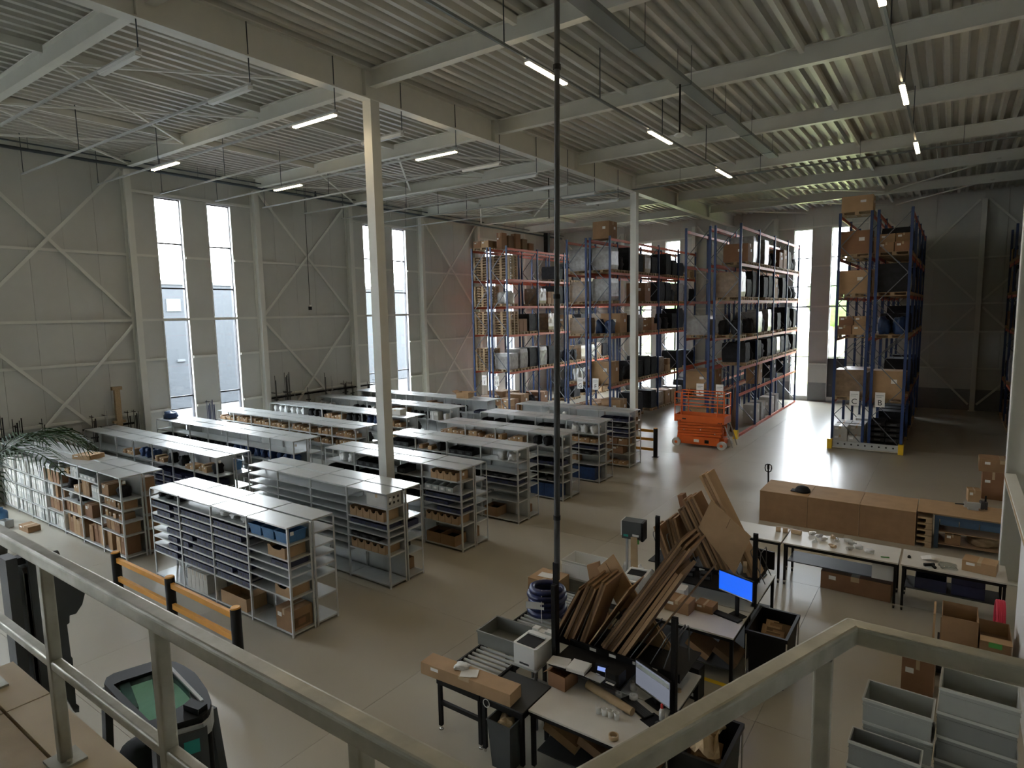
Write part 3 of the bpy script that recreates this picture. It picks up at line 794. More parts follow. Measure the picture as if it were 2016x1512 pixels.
put(m_open(.9, .44, .26, 'cardlight', None), 'open_carton', 'wide open cardboard box on the floor shelf under navy bins', 'carton', None, (RX0+2*1.2675+.14, PY[0]+.02, .081))
for k in range(5):
    put(m_carton(.15, .42, .42, 'whitebox', False), 'panel_box', 'white narrow carton under the navy bins', 'carton', 'white cartons under the navy bins', (RX0+1.2675+.1+k*.16, PY[0]+.02, .081))
put(lump('goods_bag', 'clearplastic', seed=9), 'goods_bag', 'clear plastic bag on the floor shelf of the navy bin row', 'bag', None, (RX0+1.0, PY[0]+.3, .081), 0, (.3, .3, .4))
wp = put(m_carton(.6, .44, .27, 'whitebox', False), 'carton', 'white carton with black pictograms under the second row top', 'carton', None, (RX1-.66, PY[1]+.03, 1.751))
for a in range(3):
    for c in range(2): MB().box(.601, .604, .08+.12*a, .13+.12*a, .06+.11*c, .11+.11*c).build('pictogram', 'blackprint', wp)
carton('closed carton lying on top of the wall-side row by the palm', .62, .45, .12, (-19.4, PY[0]+.25, SH+.001), .3, 'cardlight')
put(m_carton(.5, .36, .2, 'whitebox', False), 'carton', 'white box standing on top of the fifth wall-side row', 'carton', None, (-17.2, PY[4]+.3, SH+.001), .1)
oc = put(m_open(.6, .5, .25, 'cardlight', 'carddark', .5), 'open_carton', 'open pale carton on the top of the wall-side row nearest the racks', 'carton', None, (-17.9, PY[6]+.2, SH+.001), .2)
MB().cbox((-.12, .25, .24), (.26, .5, .006), Matrix.Rotation(.5, 3, 'Y')).build('flap', 'cardlight', oc); MB().cbox((.72, .25, .24), (.26, .5, .006), Matrix.Rotation(-.5, 3, 'Y')).build('flap', 'cardlight', oc)
put(lump('goods_bag', 'bluebag', seed=3), 'goods_bag', 'blue bundle lying on the wall end of the third wall-side row', 'bag', None, (-24.1, PY[2]+.4, SH+.001), 0, (.6, .5, .35))
put(m_open(.32, .24, .22, 'greybin', None), 'waste_bucket', 'grey tub on the floor before the box files', 'tub', None, (-21.9, 5.5, .0), .3)
put(shared('water_drum', lambda: MB().lathe([(0, 0), (.15, 0), (.16, .3), (.15, .34), (.06, .4), (.06, .45), (0, .45)], 16), 'bluebox'), 'water_drum', 'blue drum standing on the floor before the box files', 'drum', None, (-22.4, 5.75, 0))
carton('flat brown carton on the floor before the box files', .6, .3, .16, (-21.2, 5.8, 0), .05)

# -- wall-hung goods behind the rows
def wallrail(y0, y1, z, lab):
    t = thing('wall_rail', lab, 'rail', (WX+.14, y0, z))
    MB().box(0, .05, 0, y1-y0, 0, .07).build('rail_bar', 'blackmetal', t)
    n = int((y1-y0)/.3)
    for k in range(n+1): MB().box(.05, .3, k*.3, k*.3+.025, .03, .055).build('peg', 'blackmetal', t)
wallrail(6.3, 8.6, 2.05, 'black peg rail on the window wall behind the palm')
wallrail(8.9, 10.6, 1.95, 'black peg rail on the window wall under the first brace')
wallrail(16.3, 22.9, 2.15, 'long black peg rail on the wall under the pendant switch')
def hang(y, z0, z1, w, m, lab, grp=None):
    t = MB()
    n = max(2, int(w/.05)); H = z1-z0
    for k in range(n):                                           # a bundle of rods in a clamp
        yy = -w/2+w*(k+.5)/n; r_ = .012+.012*((k*7) % 3)/2
        t.cyl((.01*(k % 2), yy, .05*((k*5) % 4)), (.01*(k % 2), yy, H-.07*((k*3) % 4)), r_, 8)
    t.box(-.045, .045, -w/2-.05, w/2+.05, H*.45, H*.45+.04).box(-.04, .04, -w/2-.02, w/2+.02, .12, .16)
    o = t.build('hung_profile', m, None, (WX+.36, y, z0), 0, label=lab, cat='profile', group=grp)
    hz = (1.75 if 17.8 < y < 19.7 or z1 < 2.5 else 2.40)-z0; MB().box(-.345, -.03, -.012, .012, hz, hz+.025).build('hook', 'blackmetal', o)
for y, z0, z1, w, m in ((6.6, 1.2, 3.0, .1, 'blackgoods'), (7.0, 1.3, 2.7, .3, 'blackgoods'), (7.7, 1.2, 2.6, .12, 'darkgrey'), (9.2, 1.0, 2.5, .16, 'darkgrey'), (9.6, 1.1, 2.8, .12, 'machinelight'),
                        (10.35, .9, 2.5, .14, 'blackgoods'), (10.6, .9, 2.5, .2, 'darkgrey'), (13.45, .9, 2.5, .35, 'navybin'), (16.5, 1.2, 3.2, .07, 'darkgrey'), (17.1, 1.6, 3.3, .3, 'darkgrey'), (17.5, 1.4, 2.4, .12, 'machinelight'), (18.2, 1.4, 2.5, .1, 'darkgrey'),
                        (19.2, 1.5, 3.1, .08, 'darkgrey'), (19.6, 1.5, 2.9, .1, 'machinelight'), (20.4, 1.5, 2.6, .2, 'blackgoods'), (20.85, 1.4, 2.5, .1, 'darkgrey'), (21.9, 1.5, 2.4, .16, 'blackgoods'), (22.5, 1.5, 2.6, .1, 'darkgrey')):
    hang(y, z0, z1, w, m, 'dark upright profile hung on the window wall behind the low shelving', 'profiles hung on the window wall')
MB().box(-.06, .06, -.09, .09, 0, 1.5).box(-.08, .08, -.16, .16, 1.5, 1.62).box(-.08, .08, -.2, .2, .3, .38).build('hung_profile', 'wood', None, (WX+.4, 10.0, 1.8), 0, label='pale wooden post with black fittings on the wall beside the window', cat='profile')

# ================================================================ tall pallet racks
RY, BL, RD, RH = 28.3, 3.12, 1.1, 9.45
def m_upright():
    def f():
        mb = MB(); w, d, t = .1, .07, .006
        mb.box(-w/2, w/2, -d/2, -d/2+t, 0, RH).box(-w/2, -w/2+t, -d/2+t, d/2, 0, RH).box(w/2-t, w/2, -d/2+t, d/2, 0, RH)
        mb.box(-.08, .08, -.07, .07, 0, .008); return mb
    return shared('upright', f, 'rackblue')
def m_diag(up):
    def f(): return MB().bar((.05, 0, 0 if up else 1.12), (RD-.05, 0, 1.12 if up else 0), .03, .04, up=(0, 1, 0))
    return shared('brace_%d' % up, f, 'rackbrace')
def m_beam():
    def f(): return MB().box(0, .05, .06, BL-.06, -.12, 0).box(.01, .04, .03, .06, -.17, .03).box(.01, .04, BL-.06, BL-.03, -.17, .03)
    return shared('beam', f, 'rackorange')
def m_pallet():
    def f():
        mb = MB()
        for k in range(5): mb.box(-.6, .6, -.4+k*.17625, -.4+k*.17625+.095, .122, .144)
        for x in (-.6, -.0725, .455): mb.box(x, x+.145, -.4, .4, .1, .122)
        for x in (-.6, -.0725, .455):
            for y in (-.4, -.05, .3): mb.box(x, x+.145, y, y+.1, .022, .1)
        for y in (-.4, -.05, .3): mb.box(-.6, .6, y, y+.1, 0, .022)
        return mb
    return shared('pallet', f, 'wood')
def m_wrapped(w, d, h, m, seed):
    def f():
        rnd = random.Random(seed); mb = MB(); n = 5; vs = []; fs = []; seg = 4
        ring = []
        for k in range(4):
            (xa, ya), (xb, yb) = [(-w/2, -d/2), (w/2, -d/2), (w/2, d/2), (-w/2, d/2)][k], [(w/2, -d/2), (w/2, d/2), (-w/2, d/2), (-w/2, -d/2)][k]
            for j in range(seg): ring.append((xa+(xb-xa)*j/seg, ya+(yb-ya)*j/seg))
        N = len(ring)
        for i in range(n+1):
            for x, y in ring:
                s = 1-.03*rnd.random()-(.05 if i in (0, n) else 0); vs.append((x*s, y*s, h*i/n))
        for i in range(n):
            for k in range(N): fs.append((i*N+k, i*N+(k+1)%N, (i+1)*N+(k+1)%N, (i+1)*N+k))
        fs.append(tuple(range(n*N, n*N+N)))
        return mb.add(vs, fs)
    return shared(('wrapped_load', w, d, h, m, seed), f, m)
def m_big(w, d, h, m):
    def f():
        mb = MB().box(-w/2, w/2, -d/2, d/2, 0, h); e = .002
        mb.m = 1; mb.box(-w/2-e, w/2+e, -.04, .04, h*.8, h+e)
        mb.m = 2; mb.box(w/2, w/2+.003, d*.1, d*.3, h*.55, h*.7); mb.box(w*.1, w*.28, -d/2-.003, -d/2, h*.55, h*.7)
        return mb
    return shared(('big_carton', w, d, h, m), f, [m, 'tape', 'label'])

def load(kind, x, y, z, hm, rk, lev):
    """one pallet place in a rack; x,y centre, z beam height"""
    if kind == '': return
    lv_ = 'on the floor' if lev == 0 else 'on the %s beam level' % ordn(lev-1)
    wh, gp = '%s of pallet rack %s' % (lv_, rk), 'in rack %s' % rk
    if rk == 'zz': wh, gp = lv_+' of the dark side rack', 'in the dark side rack'
    y += .02
    if kind == 'pallets':
        n = int(hm/.15)
        for k in range(n): put(m_pallet(), 'pallet', 'bare stacked pallet '+wh, 'pallet', 'stacked pallets '+gp, (x+.01*R_(), y+.02*R_(), z+.002+k*.146), .02*(R_()-.5))
        return
    put(m_pallet(), 'pallet', 'loaded wooden pallet '+wh, 'pallet', 'loaded pallets '+gp, (x, y, z+.001))
    z += .147; hm -= .2; r = random.Random(int(x*7+y*13+z*29))
    if kind == 'big':
        h = round(min(hm, .75+.35*r.random()), 1)
        put(m_big(1.1, .8, h, ('card', 'cardred', 'cardlight')[r.randrange(3)]), 'big_carton', 'large cardboard carton on a pallet '+wh, 'carton', 'large cartons '+gp, (x, y, z))
    elif kind == 'bright':
        put(m_big(1.1, .9, round(min(hm, 1.15), 1), 'cardlight'), 'big_carton', 'large pale cardboard carton facing the end frame of rack '+rk, 'carton', 'pale cartons '+gp, (x, y, z))
    elif kind in ('wrap', 'wrapb', 'wrapk'):
        h = round(min(hm, .8+.4*r.random()), 1)
        nm = {'wrap': 'grey shrink-wrapped load', 'wrapb': 'brown shrink-wrapped load', 'wrapk': 'black wrapped load'}[kind]
        put(m_wrapped(1.1, .8, h, {'wrap': 'wrap', 'wrapb': 'wrapbrown', 'wrapk': 'blackgoods'}[kind], r.randrange(3)), 'wrapped_load', nm+' on a pallet '+wh, 'load', nm+'s '+gp, (x, y, z))
    elif kind in ('cartons', 'white'):
        zz = z
        for lay in range(2):
            for a in range(2):
                for c in range(2):
                    if lay and r.random() < .35: continue
                    h = .36
                    if (lay+1)*h > hm: continue
                    m = ('card', 'cardlight', 'cardred')[r.randrange(3)] if kind == 'cartons' else 'whitebox'
                    put(m_carton(.52, .38, h, m), 'stacked_carton', ('brown' if kind == 'cartons' else 'white printed')+' carton stacked on a pallet '+wh, 'carton', kind+' '+gp, (x-.54+a*.55, y-.4+c*.41, zz+lay*(h+.001)))
    elif kind in ('blue', 'black', 'bags'):
        m = {'blue': 'bluebag', 'black': 'blackgoods', 'bags': 'plasticbag'}[kind]
        nm = {'blue': 'blue goods bag', 'black': 'heap of black goods', 'bags': 'white plastic goods bag'}[kind]
        for a in range(2):
            put(lump('goods_bag', m, seed=r.randrange(4)), 'goods_bag', nm+' on a pallet '+wh, 'bag', nm+' '+gp, (x-.27+a*.54, y+.02*r.random(), z), .4*(r.random()-.5), (.5, .7, min(hm, .9)))
    elif kind == 'blacktrays':
        for lay in range(int(hm/.24)):
            for a in range(2): put(m_bin(.5, .7, .2, 'blackbin'), 'storage_bin', 'black plastic bin stacked at the foot of rack '+rk, 'bin', 'black bins '+gp, (x-.53+a*.54, y-.38, z+lay*.215))

LEV = [1.97, 4.5, 6.15, 7.7]
def rack(letter, xl, levels, top, near, rest, label, nb=4, ry=RY, sign=None, fill_rest=True):
    t = thing('pallet_rack', label, 'pallet rack', (xl, ry, 0))
    for i in range(nb+1):
        for x in (0, RD): obj('upright', m_upright(), t, (x, i*BL, 0))
        for j in range(8): obj('frame_brace', m_diag(j % 2), t, (0, i*BL, .25+j*1.13))
    lv_ = levels+([9.35] if top else [])
    for i in range(nb):
        for z in lv_:
            for x in (-.025, RD-.025): obj('beam', m_beam(), t, (x, i*BL, z))
    for i in range(nb):
        zz = [0]+lv_
        for a, z in enumerate(zz):
            hm = (zz[a+1] if a+1 < len(zz) else z+1.0)-z-.18
            for s in range(3):
                if i == 0 and s == 0: k = near[a] if a < len(near) else ''
                elif i == 0 and s > 0 and not fill_rest: k = near[a] if R_() < .5 and a < len(near) and near[a] != 'pallets' else ''
                elif letter == 'D' and a < 2: k = ''
                elif fill_rest: k = rest[int(R_()*len(rest))] if a < len(zz)-(1 if top else 0) else ''
                else: k = ''
                load(k, xl+RD/2, ry+i*BL+.56+s*1.0, z, min(hm, 1.45), letter, a)
    return t
xr = [-1.43-6.27*k for k in range(4)]
restD = ['wrapk', 'black', 'wrapk', 'big', 'wrap', 'wrapk', '', 'black']
restF = ['wrap', 'big', 'wrapb', 'wrapk', 'cartons', '', 'black', 'wrapk', '']
NEAR = {
 'C': ['white', 'wrapb', 'cartons', 'big', 'big', 'big'], 'B': ['blacktrays', 'bright', 'blue', 'wrapk', 'cartons', ''],
 'E': ['big', 'bright', '', 'wrap', '', '', ''], 'D': ['', '', '', 'black', 'wrapb', '', ''],
 'G': ['cartons', 'bags', 'wrapb', 'wrapb', 'wrap', ''], 'F': ['cartons', 'bright', 'blue', 'wrap', 'wrap', ''],
 'I': ['big', 'pallets', 'pallets', 'pallets', 'pallets', 'cartons'], 'H': ['cartons', 'wrap', 'pallets', 'bags', 'pallets', '']}
LAB = {'B': 'tall blue and orange pallet rack row marked B, beside the dark aisle'}
for k, (lt, rt) in enumerate((('C', 'B'), ('E', 'D'), ('G', 'F'), ('I', 'H'))):
    xR = xr[k]-RD; xL = xr[k]-1.33-RD
    for L, xl in ((rt, xR), (lt, xL)):
        lv0 = [1.97, 3.15, 4.45, 6.15, 7.75] if L in 'DE' else ([2.45, 4.55, 6.15, 7.65] if L in 'HI' else LEV)
        fr = L in 'BDFH'
        nr = list(NEAR[L])
        rack(L, xl, lv0, True, nr, restD if L in 'BD' else restF, LAB.get(L, 'tall blue and orange pallet rack row marked with the letter %s' % L), fill_rest=fr)
    # letter boards on the end frames, beside the gap
    for L, xx in ((lt, xL+RD-.33), (rt, xR+.33)):
        dz = -.14 if L in 'HI' else 0
        s = thing('rack_sign', 'white board with the black letter %s on a rack end' % L, 'sign', (xx, RY-.1, 2.08+dz))
        MB().box(-.17, .17, -.006, .006, -.28, .3).build('board', 'label', s)
        MB().box(-.13, .13, -.008, -.006, .16, .19).box(-.13, .05, -.008, -.006, .1, .12).build('small_print', 'machinelight', s)
        text('letter', L, .3, 'blackprint', s, (0, -.009, -.12), (math.pi/2, 0, 0))
        MB().box(-.05, .05, .006, .06, -.05, .05).build('bracket', 'rackblue', s)
    # posts with yellow guards
    for X, only in ((xr[k]+.02, 1), (xL-.04, 0)):
        g = thing('post_guard', 'yellow post guard at the outer foot of the %s racks' % (lt+rt), 'guard', (X, RY-.3, 0), 0, 'guards at racks '+lt+rt)
        MB().box(-.09, .09, -.05, .05, 0, .4).box(-.09, -.07, .05, .2, 0, .4).box(.07, .09, .05, .2, 0, .4).build('guard_body', 'yellow', g)
    if k == 0:
        g = thing('end_guard', 'grey slotted steel guard rail across the foot of racks C and B', 'guard rail', ((xL+xr[k])/2, RY-.27, 0))
        w = xr[k]-xL-.14
        MB().box(-w/2, w/2, -.03, .03, .1, .34).build('guard_beam', 'machinelight', g)
        MB().cyl((-w/2, -.05, .07), (w/2, -.05, .07), .035, 10).build('guard_tube', 'chrome', g)
        for q in range(9): MB().cyl((-w/2+.2+q*w/9.5, -.033, .23), (-w/2+.2+q*w/9.5, -.031, .23), .035, 12).build('slot', 'blackprint', g)
MB().box(xr[1]-.03, xr[1]+.05, RY+.1, RY+4*BL, .0, .11).build('floor_beam', 'rackorange', None, (0, 0, 0), 0, label='orange floor beam along the aisle foot of rack D', cat='beam')
MB().box(xr[1]-.03, xr[1]+.0, RY+.1, RY+3.6, .112, .12).build('floor_plate', 'rackorange', None, (0, 0, 0), 0, label='thin orange plate lying on the floor beam of rack D', cat='plate')
rack('zz', 2.25, LEV, False, ['wrapk', 'wrapk', 'wrapk', 'wrapk', 'wrapk'], ['wrapk', 'wrap', 'big', '', 'cartons'], 'dark pallet rack row along the unlit side wall', nb=6, ry=22.2)
# boards leaning in the first bay of rack D
for k in range(5):
    mb = MB().bar((xr[1]-.25-.09*k, RY+.85+.09*k, .02), (xr[1]-.2-.07*k, RY+.6+.3*k, 2.4+.2*R_()), .5, .025, up=(1, .1, 0))
    mb.build('leaning_board', 'woodbrown', None, (0, 0, 0), 0, label='brown board leaning in the first bay of rack D', cat='board', group='boards leaning in rack D')
# crates lined up at floor level along rack D
for k in range(4):
    put(m_big(.6, .8, .95, ('whitebox', 'wrap')[k % 2]), 'flat_carton', 'upright pale-sided carton at the aisle foot of rack D', 'carton', 'upright cartons along rack D', (xr[1]-.45, RY+(4.2, 5.4, 7.4, 8.5)[k], .002))
for k in range(3):
    put(m_big(.6, .75, 1.0, ('cardlight', 'blackgoods', 'blackgoods')[k]), 'flat_carton', 'tall slim carton on the first beam of rack D', 'carton', 'slim cartons on rack D', (xr[1]-.45, RY+(4.6, 7.6, 10.8)[k], 1.975))
# top loads
put(m_big(.9, .9, .85, 'card'), 'big_carton', 'large cardboard cube on top of rack F', 'carton', None, (xr[2]-.55, RY+.56, 9.352))
for k in range(5):
    carton('carton standing on the top beams of rack H', .34, .5, (.9, .8, .95, .7, .5)[k], (xr[3]-1.0+.05*k, RY+.5+k*.62, 9.352), 0, ('cardred', 'carddark')[k % 2])['group'] = 'cartons on top of rack H'
MB().box(-.14, .14, -.12, .12, 0, 1.15).box(-.15, .15, -.13, .13, 1.0, 1.06).build('tube_carton', 'blackgoods', None, (xr[3]-.05, RY+4.3, 9.352), 0, label='slim black upright carton on top of rack H', cat='carton')

# ================================================================ orange scissor lift
t = thing('scissor_lift', 'orange scissor lift platform with white wheels parked by racks E and D', 'scissor lift', (-8.48, 25.9, 0))
t.scale = (1.09, 1.12, 1.0)
MB().box(-.78, .78, -.36, .36, .12, .46).box(-.92, .92, -.2, .2, .2, .42).build('chassis', 'orange', t)
for sx_ in (-1, 1):
    for sy in (-1, 1):
        w = MB().cyl((sx_*.88, sy*.30, .17), (sx_*.88, sy*.44, .17), .17, 20).build('wheel', 'wheelwhite', t)
        MB().cyl((sx_*.88, sy*.44, .17), (sx_*.88, sy*.455, .17), .06, 12).build('hub', 'orange', w)
for j in range(5):
    z = .5+j*.115
    for sy in (-1, 1):
        MB().bar((-.86+.03*(j % 2), sy*.3, z), (.86-.03*((j+1) % 2), sy*.3, z+.05), .06, .09).build('scissor_arm', 'orange', t)
        MB().bar((.88, sy*.23, z), (-.88, sy*.23, z+.05), .06, .09).build('scissor_arm', 'orange', t)
MB().box(-.95, .95, -.4, .4, 1.08, 1.14).build('deck_plate', 'darkgrey', t)
for a in ((-.97, .97, -.42, -.4), (-.97, .97, .4, .42), (-.97, -.95, -.4, .4), (.95, .97, -.4, .4)): MB().box(*a, 1.06, 1.36).build('toe_board', 'orange', t)
for sy in (-1, 1):
    for z in (1.75, 2.05, 2.3):
        MB().cyl((-.95, sy*.4, z), (.95, sy*.4, z), .022, 8).build('guard_rail', 'orange', t)
    for x in (-.95, -.7, .7, .95): MB().cyl((x, sy*.4, 1.36), (x, sy*.4, 2.3), .022, 8).build('rail_post', 'orange', t)
for sx_ in (-1, 1):
    for z in (1.75, 2.3): MB().cyl((sx_*.95, -.4, z), (sx_*.95, .4, z), .022, 8).build('guard_rail', 'orange', t)
MB().box(-.2, .0, -.368, -.361, .22, .34).build('rating_label', 'label', t); MB().box(.22, .38, -.366, -.361, .2, .34).build('socket_panel', 'blackmetal', t)
MB().box(-.65, -.5, -.424, -.421, 1.16, 1.22).build('maker_plate', 'blackprint', t)
for x, z in ((-.6, .7), (.05, .74), (.6, .6)): MB().prism([(x-.03, z), (x+.03, z), (x, z+.05)], -.346, -.342, 'y').build('warning_sticker', 'label', t)
for x in (-.85, .72):
    for j in range(3): MB().prism([(x+j*.06, 1.08), (x+.03+j*.06, 1.08), (x+.05+j*.06, 1.13), (x+.02+j*.06, 1.13)], -.425, -.421, 'y').build('hazard_stripe', 'blackprint', t)
for y in (-.35, .35): MB().bar((.97, y, 1.0), (1.25, y*.8, .12), .035, .035).build('ladder_rail', 'machinelight', t)
# white boards tied to the lift's rails
# ================================================================ pallet truck behind the carton bench
p = Z(1512, 916, 1.2)
t = thing('pallet_truck', 'hand pallet truck with a black loop handle behind the cardboard-clad bench', 'pallet truck', (p.x, p.y+.05, 0), 0)
MB().tube([(-.07, 0, 1.02), (-.09, 0, 1.1), (-.08, 0, 1.19), (-.03, 0, 1.22), (.03, 0, 1.22), (.08, 0, 1.19), (.09, 0, 1.1), (.07, 0, 1.02), (0, 0, .98), (-.07, 0, 1.02)], .016, 8).build('handle_loop', 'blackmetal', t)
MB().box(-.03, .03, -.015, .015, 1.08, 1.21).build('release_lever', 'blackmetal', t)
MB().cyl((0, .1, .25), (0, 0, 1.08), .024, 10).build('shaft', 'blackmetal', t)
MB().box(-.2, .2, .05, .3, .08, .4).build('pump_body', 'machinegrey', t)
for s in (-1, 1):
    MB().box(s*.19-.08, s*.19+.08, .3, 1.4, .05, .1).build('fork', 'machinegrey', t)
    MB().cyl((s*.08-.03, .15, .09), (s*.08+.03, .15, .09), .09, 14).build('wheel', 'rubber', t)
    MB().cyl((s*.19-.03, 1.25, .04), (s*.19+.03, 1.25, .04), .04, 12).build('wheel', 'rubber', t)

# ================================================================ barriers
def barrier(px_, lab, rails):
    t = thing('safety_barrier', lab, 'barrier', px_[0])
    o = px_[0]
    for p in px_:
        q = (p[0]-o[0], p[1]-o[1])
        MB().cyl((q[0], q[1], .012), (q[0], q[1], 1.15), .085, 18).build('post', 'barrierblack', t)
        MB().cyl((q[0], q[1], 1.15), (q[0], q[1], 1.17), .085, 18, .07).build('post_cap', 'barrieryellow', t)
        MB().box(q[0]-.12, q[0]+.12, q[1]-.1, q[1]+.1, 0, .012).build('base_plate', 'barrierblack', t)
    for a, b in zip(px_[:-1], px_[1:]):
        for z in rails:
            d = Vector((b[0]-a[0], b[1]-a[1], 0)).normalized()*.07
            MB().bar((a[0]-o[0]+d.x, a[1]-o[1]+d.y, z), (b[0]-o[0]-d.x, b[1]-o[1]-d.y, z), .06, .1).build('rail', 'barrieryellow', t)
barrier([(-13.57, 5.22, 0), (-11.4, 5.22, 0), (-9.24, 5.2, 0)], 'long black and yellow safety barrier with three posts beside the navy bin row', (1.01, .62))
barrier([(-9.36, 22.95, 0), (-11.2, 22.85, 0)], 'short black and yellow barrier at the end of the low shelving by the lift', (1.04, .7, .3))

# ================================================================ packing area
def rbox(w, d, h, r=.01, x=0, y=0, z=0, mb=None):            # box with chamfered upright edges, centred
    mb = mb or MB(); a, b = w/2, d/2
    return mb.prism([(x-a+r, y-b), (x+a-r, y-b), (x+a, y-b+r), (x+a, y+b-r), (x+a-r, y+b), (x-a+r, y+b), (x-a, y+b-r), (x-a, y-b+r)], z, z+h, 'z')
def caster(t, x, y, m='chrome'):
    c = MB().cyl((x-.015, y, .04), (x+.015, y, .04), .04, 14).build('caster', 'rubber', t)
    MB().box(x-.024, x+.024, y-.03, y+.03, .06, .1).box(x-.024, x-.018, y-.02, y+.02, .03, .07).box(x+.018, x+.024, y-.02, y+.02, .03, .07).build('caster_fork', m, c)
def table(lab, x0, x1, y0, y1, z, low=None):
    t = thing('work_table', lab, 'table', (x0, y0, 0)); w, d = x1-x0, y1-y0
    MB().box(0, w, 0, d, z-.028, z).build('tabletop', 'tabletop', t)
    MB().box(.02, w-.02, .02, .05, z-.09, z-.03).box(.02, w-.02, d-.05, d-.02, z-.09, z-.03).box(.02, .05, .05, d-.05, z-.09, z-.03).box(w-.05, w-.02, .05, d-.05, z-.09, z-.03).build('apron_frame', 'blackmetal', t)
    for x in (.045, w-.045):
        for y in (.05, d-.05):
            MB().box(x-.022, x+.022, y-.022, y+.022, .1, z-.03).build('leg', 'blackmetal', t); caster(t, x, y)
    if low: MB().box(.07, w-.07, .2, d-.07, low-.02, low).build('lower_shelf', 'darkgrey', t)
    return t
TZ = .92
table('white topped work table touching the second packing station', -4.35, -2.71, 13.45, 14.35, TZ)
table('white topped rolling work table covered with small metal parts', -2.68, -.62, 13.45, 14.35, TZ, .48)
table('white topped rolling work table carrying a taped carton', -.58, 1.02, 13.45, 14.35, TZ, .42)
def small(nm, lab, cat, mb, m, p, rz=0., grp=None): return mb.build(nm, m, None, p, rz, label=lab, cat=cat, group=grp)
rnd = random.Random(3)
for k, (px, py) in enumerate(((1532, 1047), (1546, 1049))):
    small('tape_roll', 'stacked brown tape roll on the first white table', 'tape', MB().cyl((-.05, 0, .06), (.05, 0, .06), .06, 18), 'tape', Z(px, py, TZ), .2, 'tape rolls on the first white table')
small('tape_roll', 'brown tape roll pair lying at the edge of the parts table', 'tape', MB().cyl((-.1, 0, .05), (.1, 0, .05), .05, 16), 'tape', Z(1568, 1052, TZ), -.1)
for k, (px, py) in enumerate(((1598, 1053), (1604, 1067), (1613, 1058), (1640, 1060), (1648, 1066), (1668, 1066), (1676, 1072), (1640, 1078), (1672, 1083), (1620, 1064))):
    m = ('chrome', 'plasticbag', 'machinelight', 'tape')[k % 4]
    mb = MB().cyl((-.06, 0, .035), (.06, 0, .035), .035, 12).cyl((.06, 0, .035), (.1, 0, .035), .02, 10).box(-.02, .02, -.05, .05, 0, .03)
    small('metal_fitting', 'small shiny pipe fitting on the parts table', 'fitting', mb, m, Z(px, py, TZ+.005), rnd.random()*3, 'fittings on the parts table')
for px, py in ((1690, 1080), (1712, 1088)):
    put(lump('parts_bag', 'plasticbag', seed=2), 'parts_bag', 'small clear parts bag on the parts table', 'bag', 'parts bags on the parts table', Z(px, py, TZ), .4, (.2, .16, .1))
small('marker_pen', 'green pen lying on the parts table', 'pen', MB().cyl((-.07, 0, .012), (.04, 0, .012), .011, 8).cyl((.04, 0, .012), (.075, 0, .012), .013, 8), 'green', Z(1742, 1098, TZ), .3)
small('valve_cap', 'small black cap at the joint of two white tables', 'cap', MB().lathe([(0, 0), (.03, 0), (.03, .03), (.015, .05), (0, .05)], 12), 'blackmetal', Z(1790, 1098, TZ))
small('paper_sheet', 'crumpled white paper on the third white table', 'paper', MB().add([(-.16, -.12, .03), (0, -.13, .06), (.16, -.1, .012), (-.15, .12, .012), (.02, .13, .05), (.17, .12, .02), (-.15, .12, .005), (.17, .12, .005)], [(0, 1, 4, 3), (1, 2, 5, 4)]), 'paper', Z(1832, 1102, TZ), .2)
small('hand_tool', 'black hand tool on the third white table', 'tool', MB().bar((-.08, 0, .04), (.1, 0, .05), .05, .05).bar((.05, 0, .05), (.07, -.1, .02), .04, .04), 'blackmetal', Z(1828, 1116, TZ), .5)
put(lump('plastic_film', 'clearplastic', seed=6), 'plastic_film', 'crumpled clear film beside the taped carton', 'plastic film', None, Z(1866, 1118, TZ), .3, (.34, .3, .1))
put(m_carton(.5, .36, .2, 'cardlight'), 'carton', 'taped brown carton lying on the third white table', 'carton', None, Z(1893, 1122, TZ)+Vector((0, 0, .001)), -.15)
carton('long brown carton on the floor under the parts table', 1.25, .4, .36, (-1.98, 13.75, 0), -.03, 'cardred')
put(m_open(.36, .3, .3, 'plasticwhite', None), 'plastic_tub', 'translucent white tub on the lower shelf of the parts table', 'tub', None, (-1.06, 13.6, .481))
for k, (dx, dz) in enumerate(((.15, 0), (.72, 0), (.72, .22))):
    put(m_open(.5, .4, .21, 'navybin', None), 'crate', 'dark blue crate on the lower shelf of the third white table', 'crate', 'crates under the third white table', (-.5+dx, 13.7, .421+dz))

# -- cardboard-clad bench, pallets and blue workbench
for k in range(3):
    x = -4.08+k*1.2
    o = MB().box(0, 1.19, 0, 1.25, 0, .83).build('long_carton', 'card', None, (x, 17.4, .0), 0, label='large brown carton, %s of three in a line behind the white tables' % ordn(k), cat='carton')
    MB().box(-.002, 1.188, -.012, 1.26, .83, .842).build('lid_sheet', 'cardlight', o); MB().box(1.178, 1.19, -.004, -.001, .01, .82).build('edge_tape', 'cardlight', o)
for k in range(5):
    put(shared('narrow_pallet', lambda: MB().box(.17, .3, 0, .1, .022, .1).box(.17, .3, .5, .6, .022, .1).box(.17, .3, 1.1, 1.2, .022, .1).box(0, .3, 0, 1.2, .1, .14).box(.15, .3, 0, 1.2, 0, .022), 'wood'),
        'narrow_pallet', 'narrow wooden pallet stacked between the cartons and the blue workbench', 'pallet', 'pallets between cartons and workbench', (-.46, 17.42, k*.15))
MB().box(0, 1.75, 0, 1.22, 0, .012).build('cover_sheet', 'cardlight', None, (-.47, 17.42, .856), 0, label='brown cardboard sheet covering the blue workbench top', cat='sheet')
t = thing('workbench', 'blue steel workbench with drawers and a plywood lower shelf', 'workbench', (-.14, 17.5, 0))
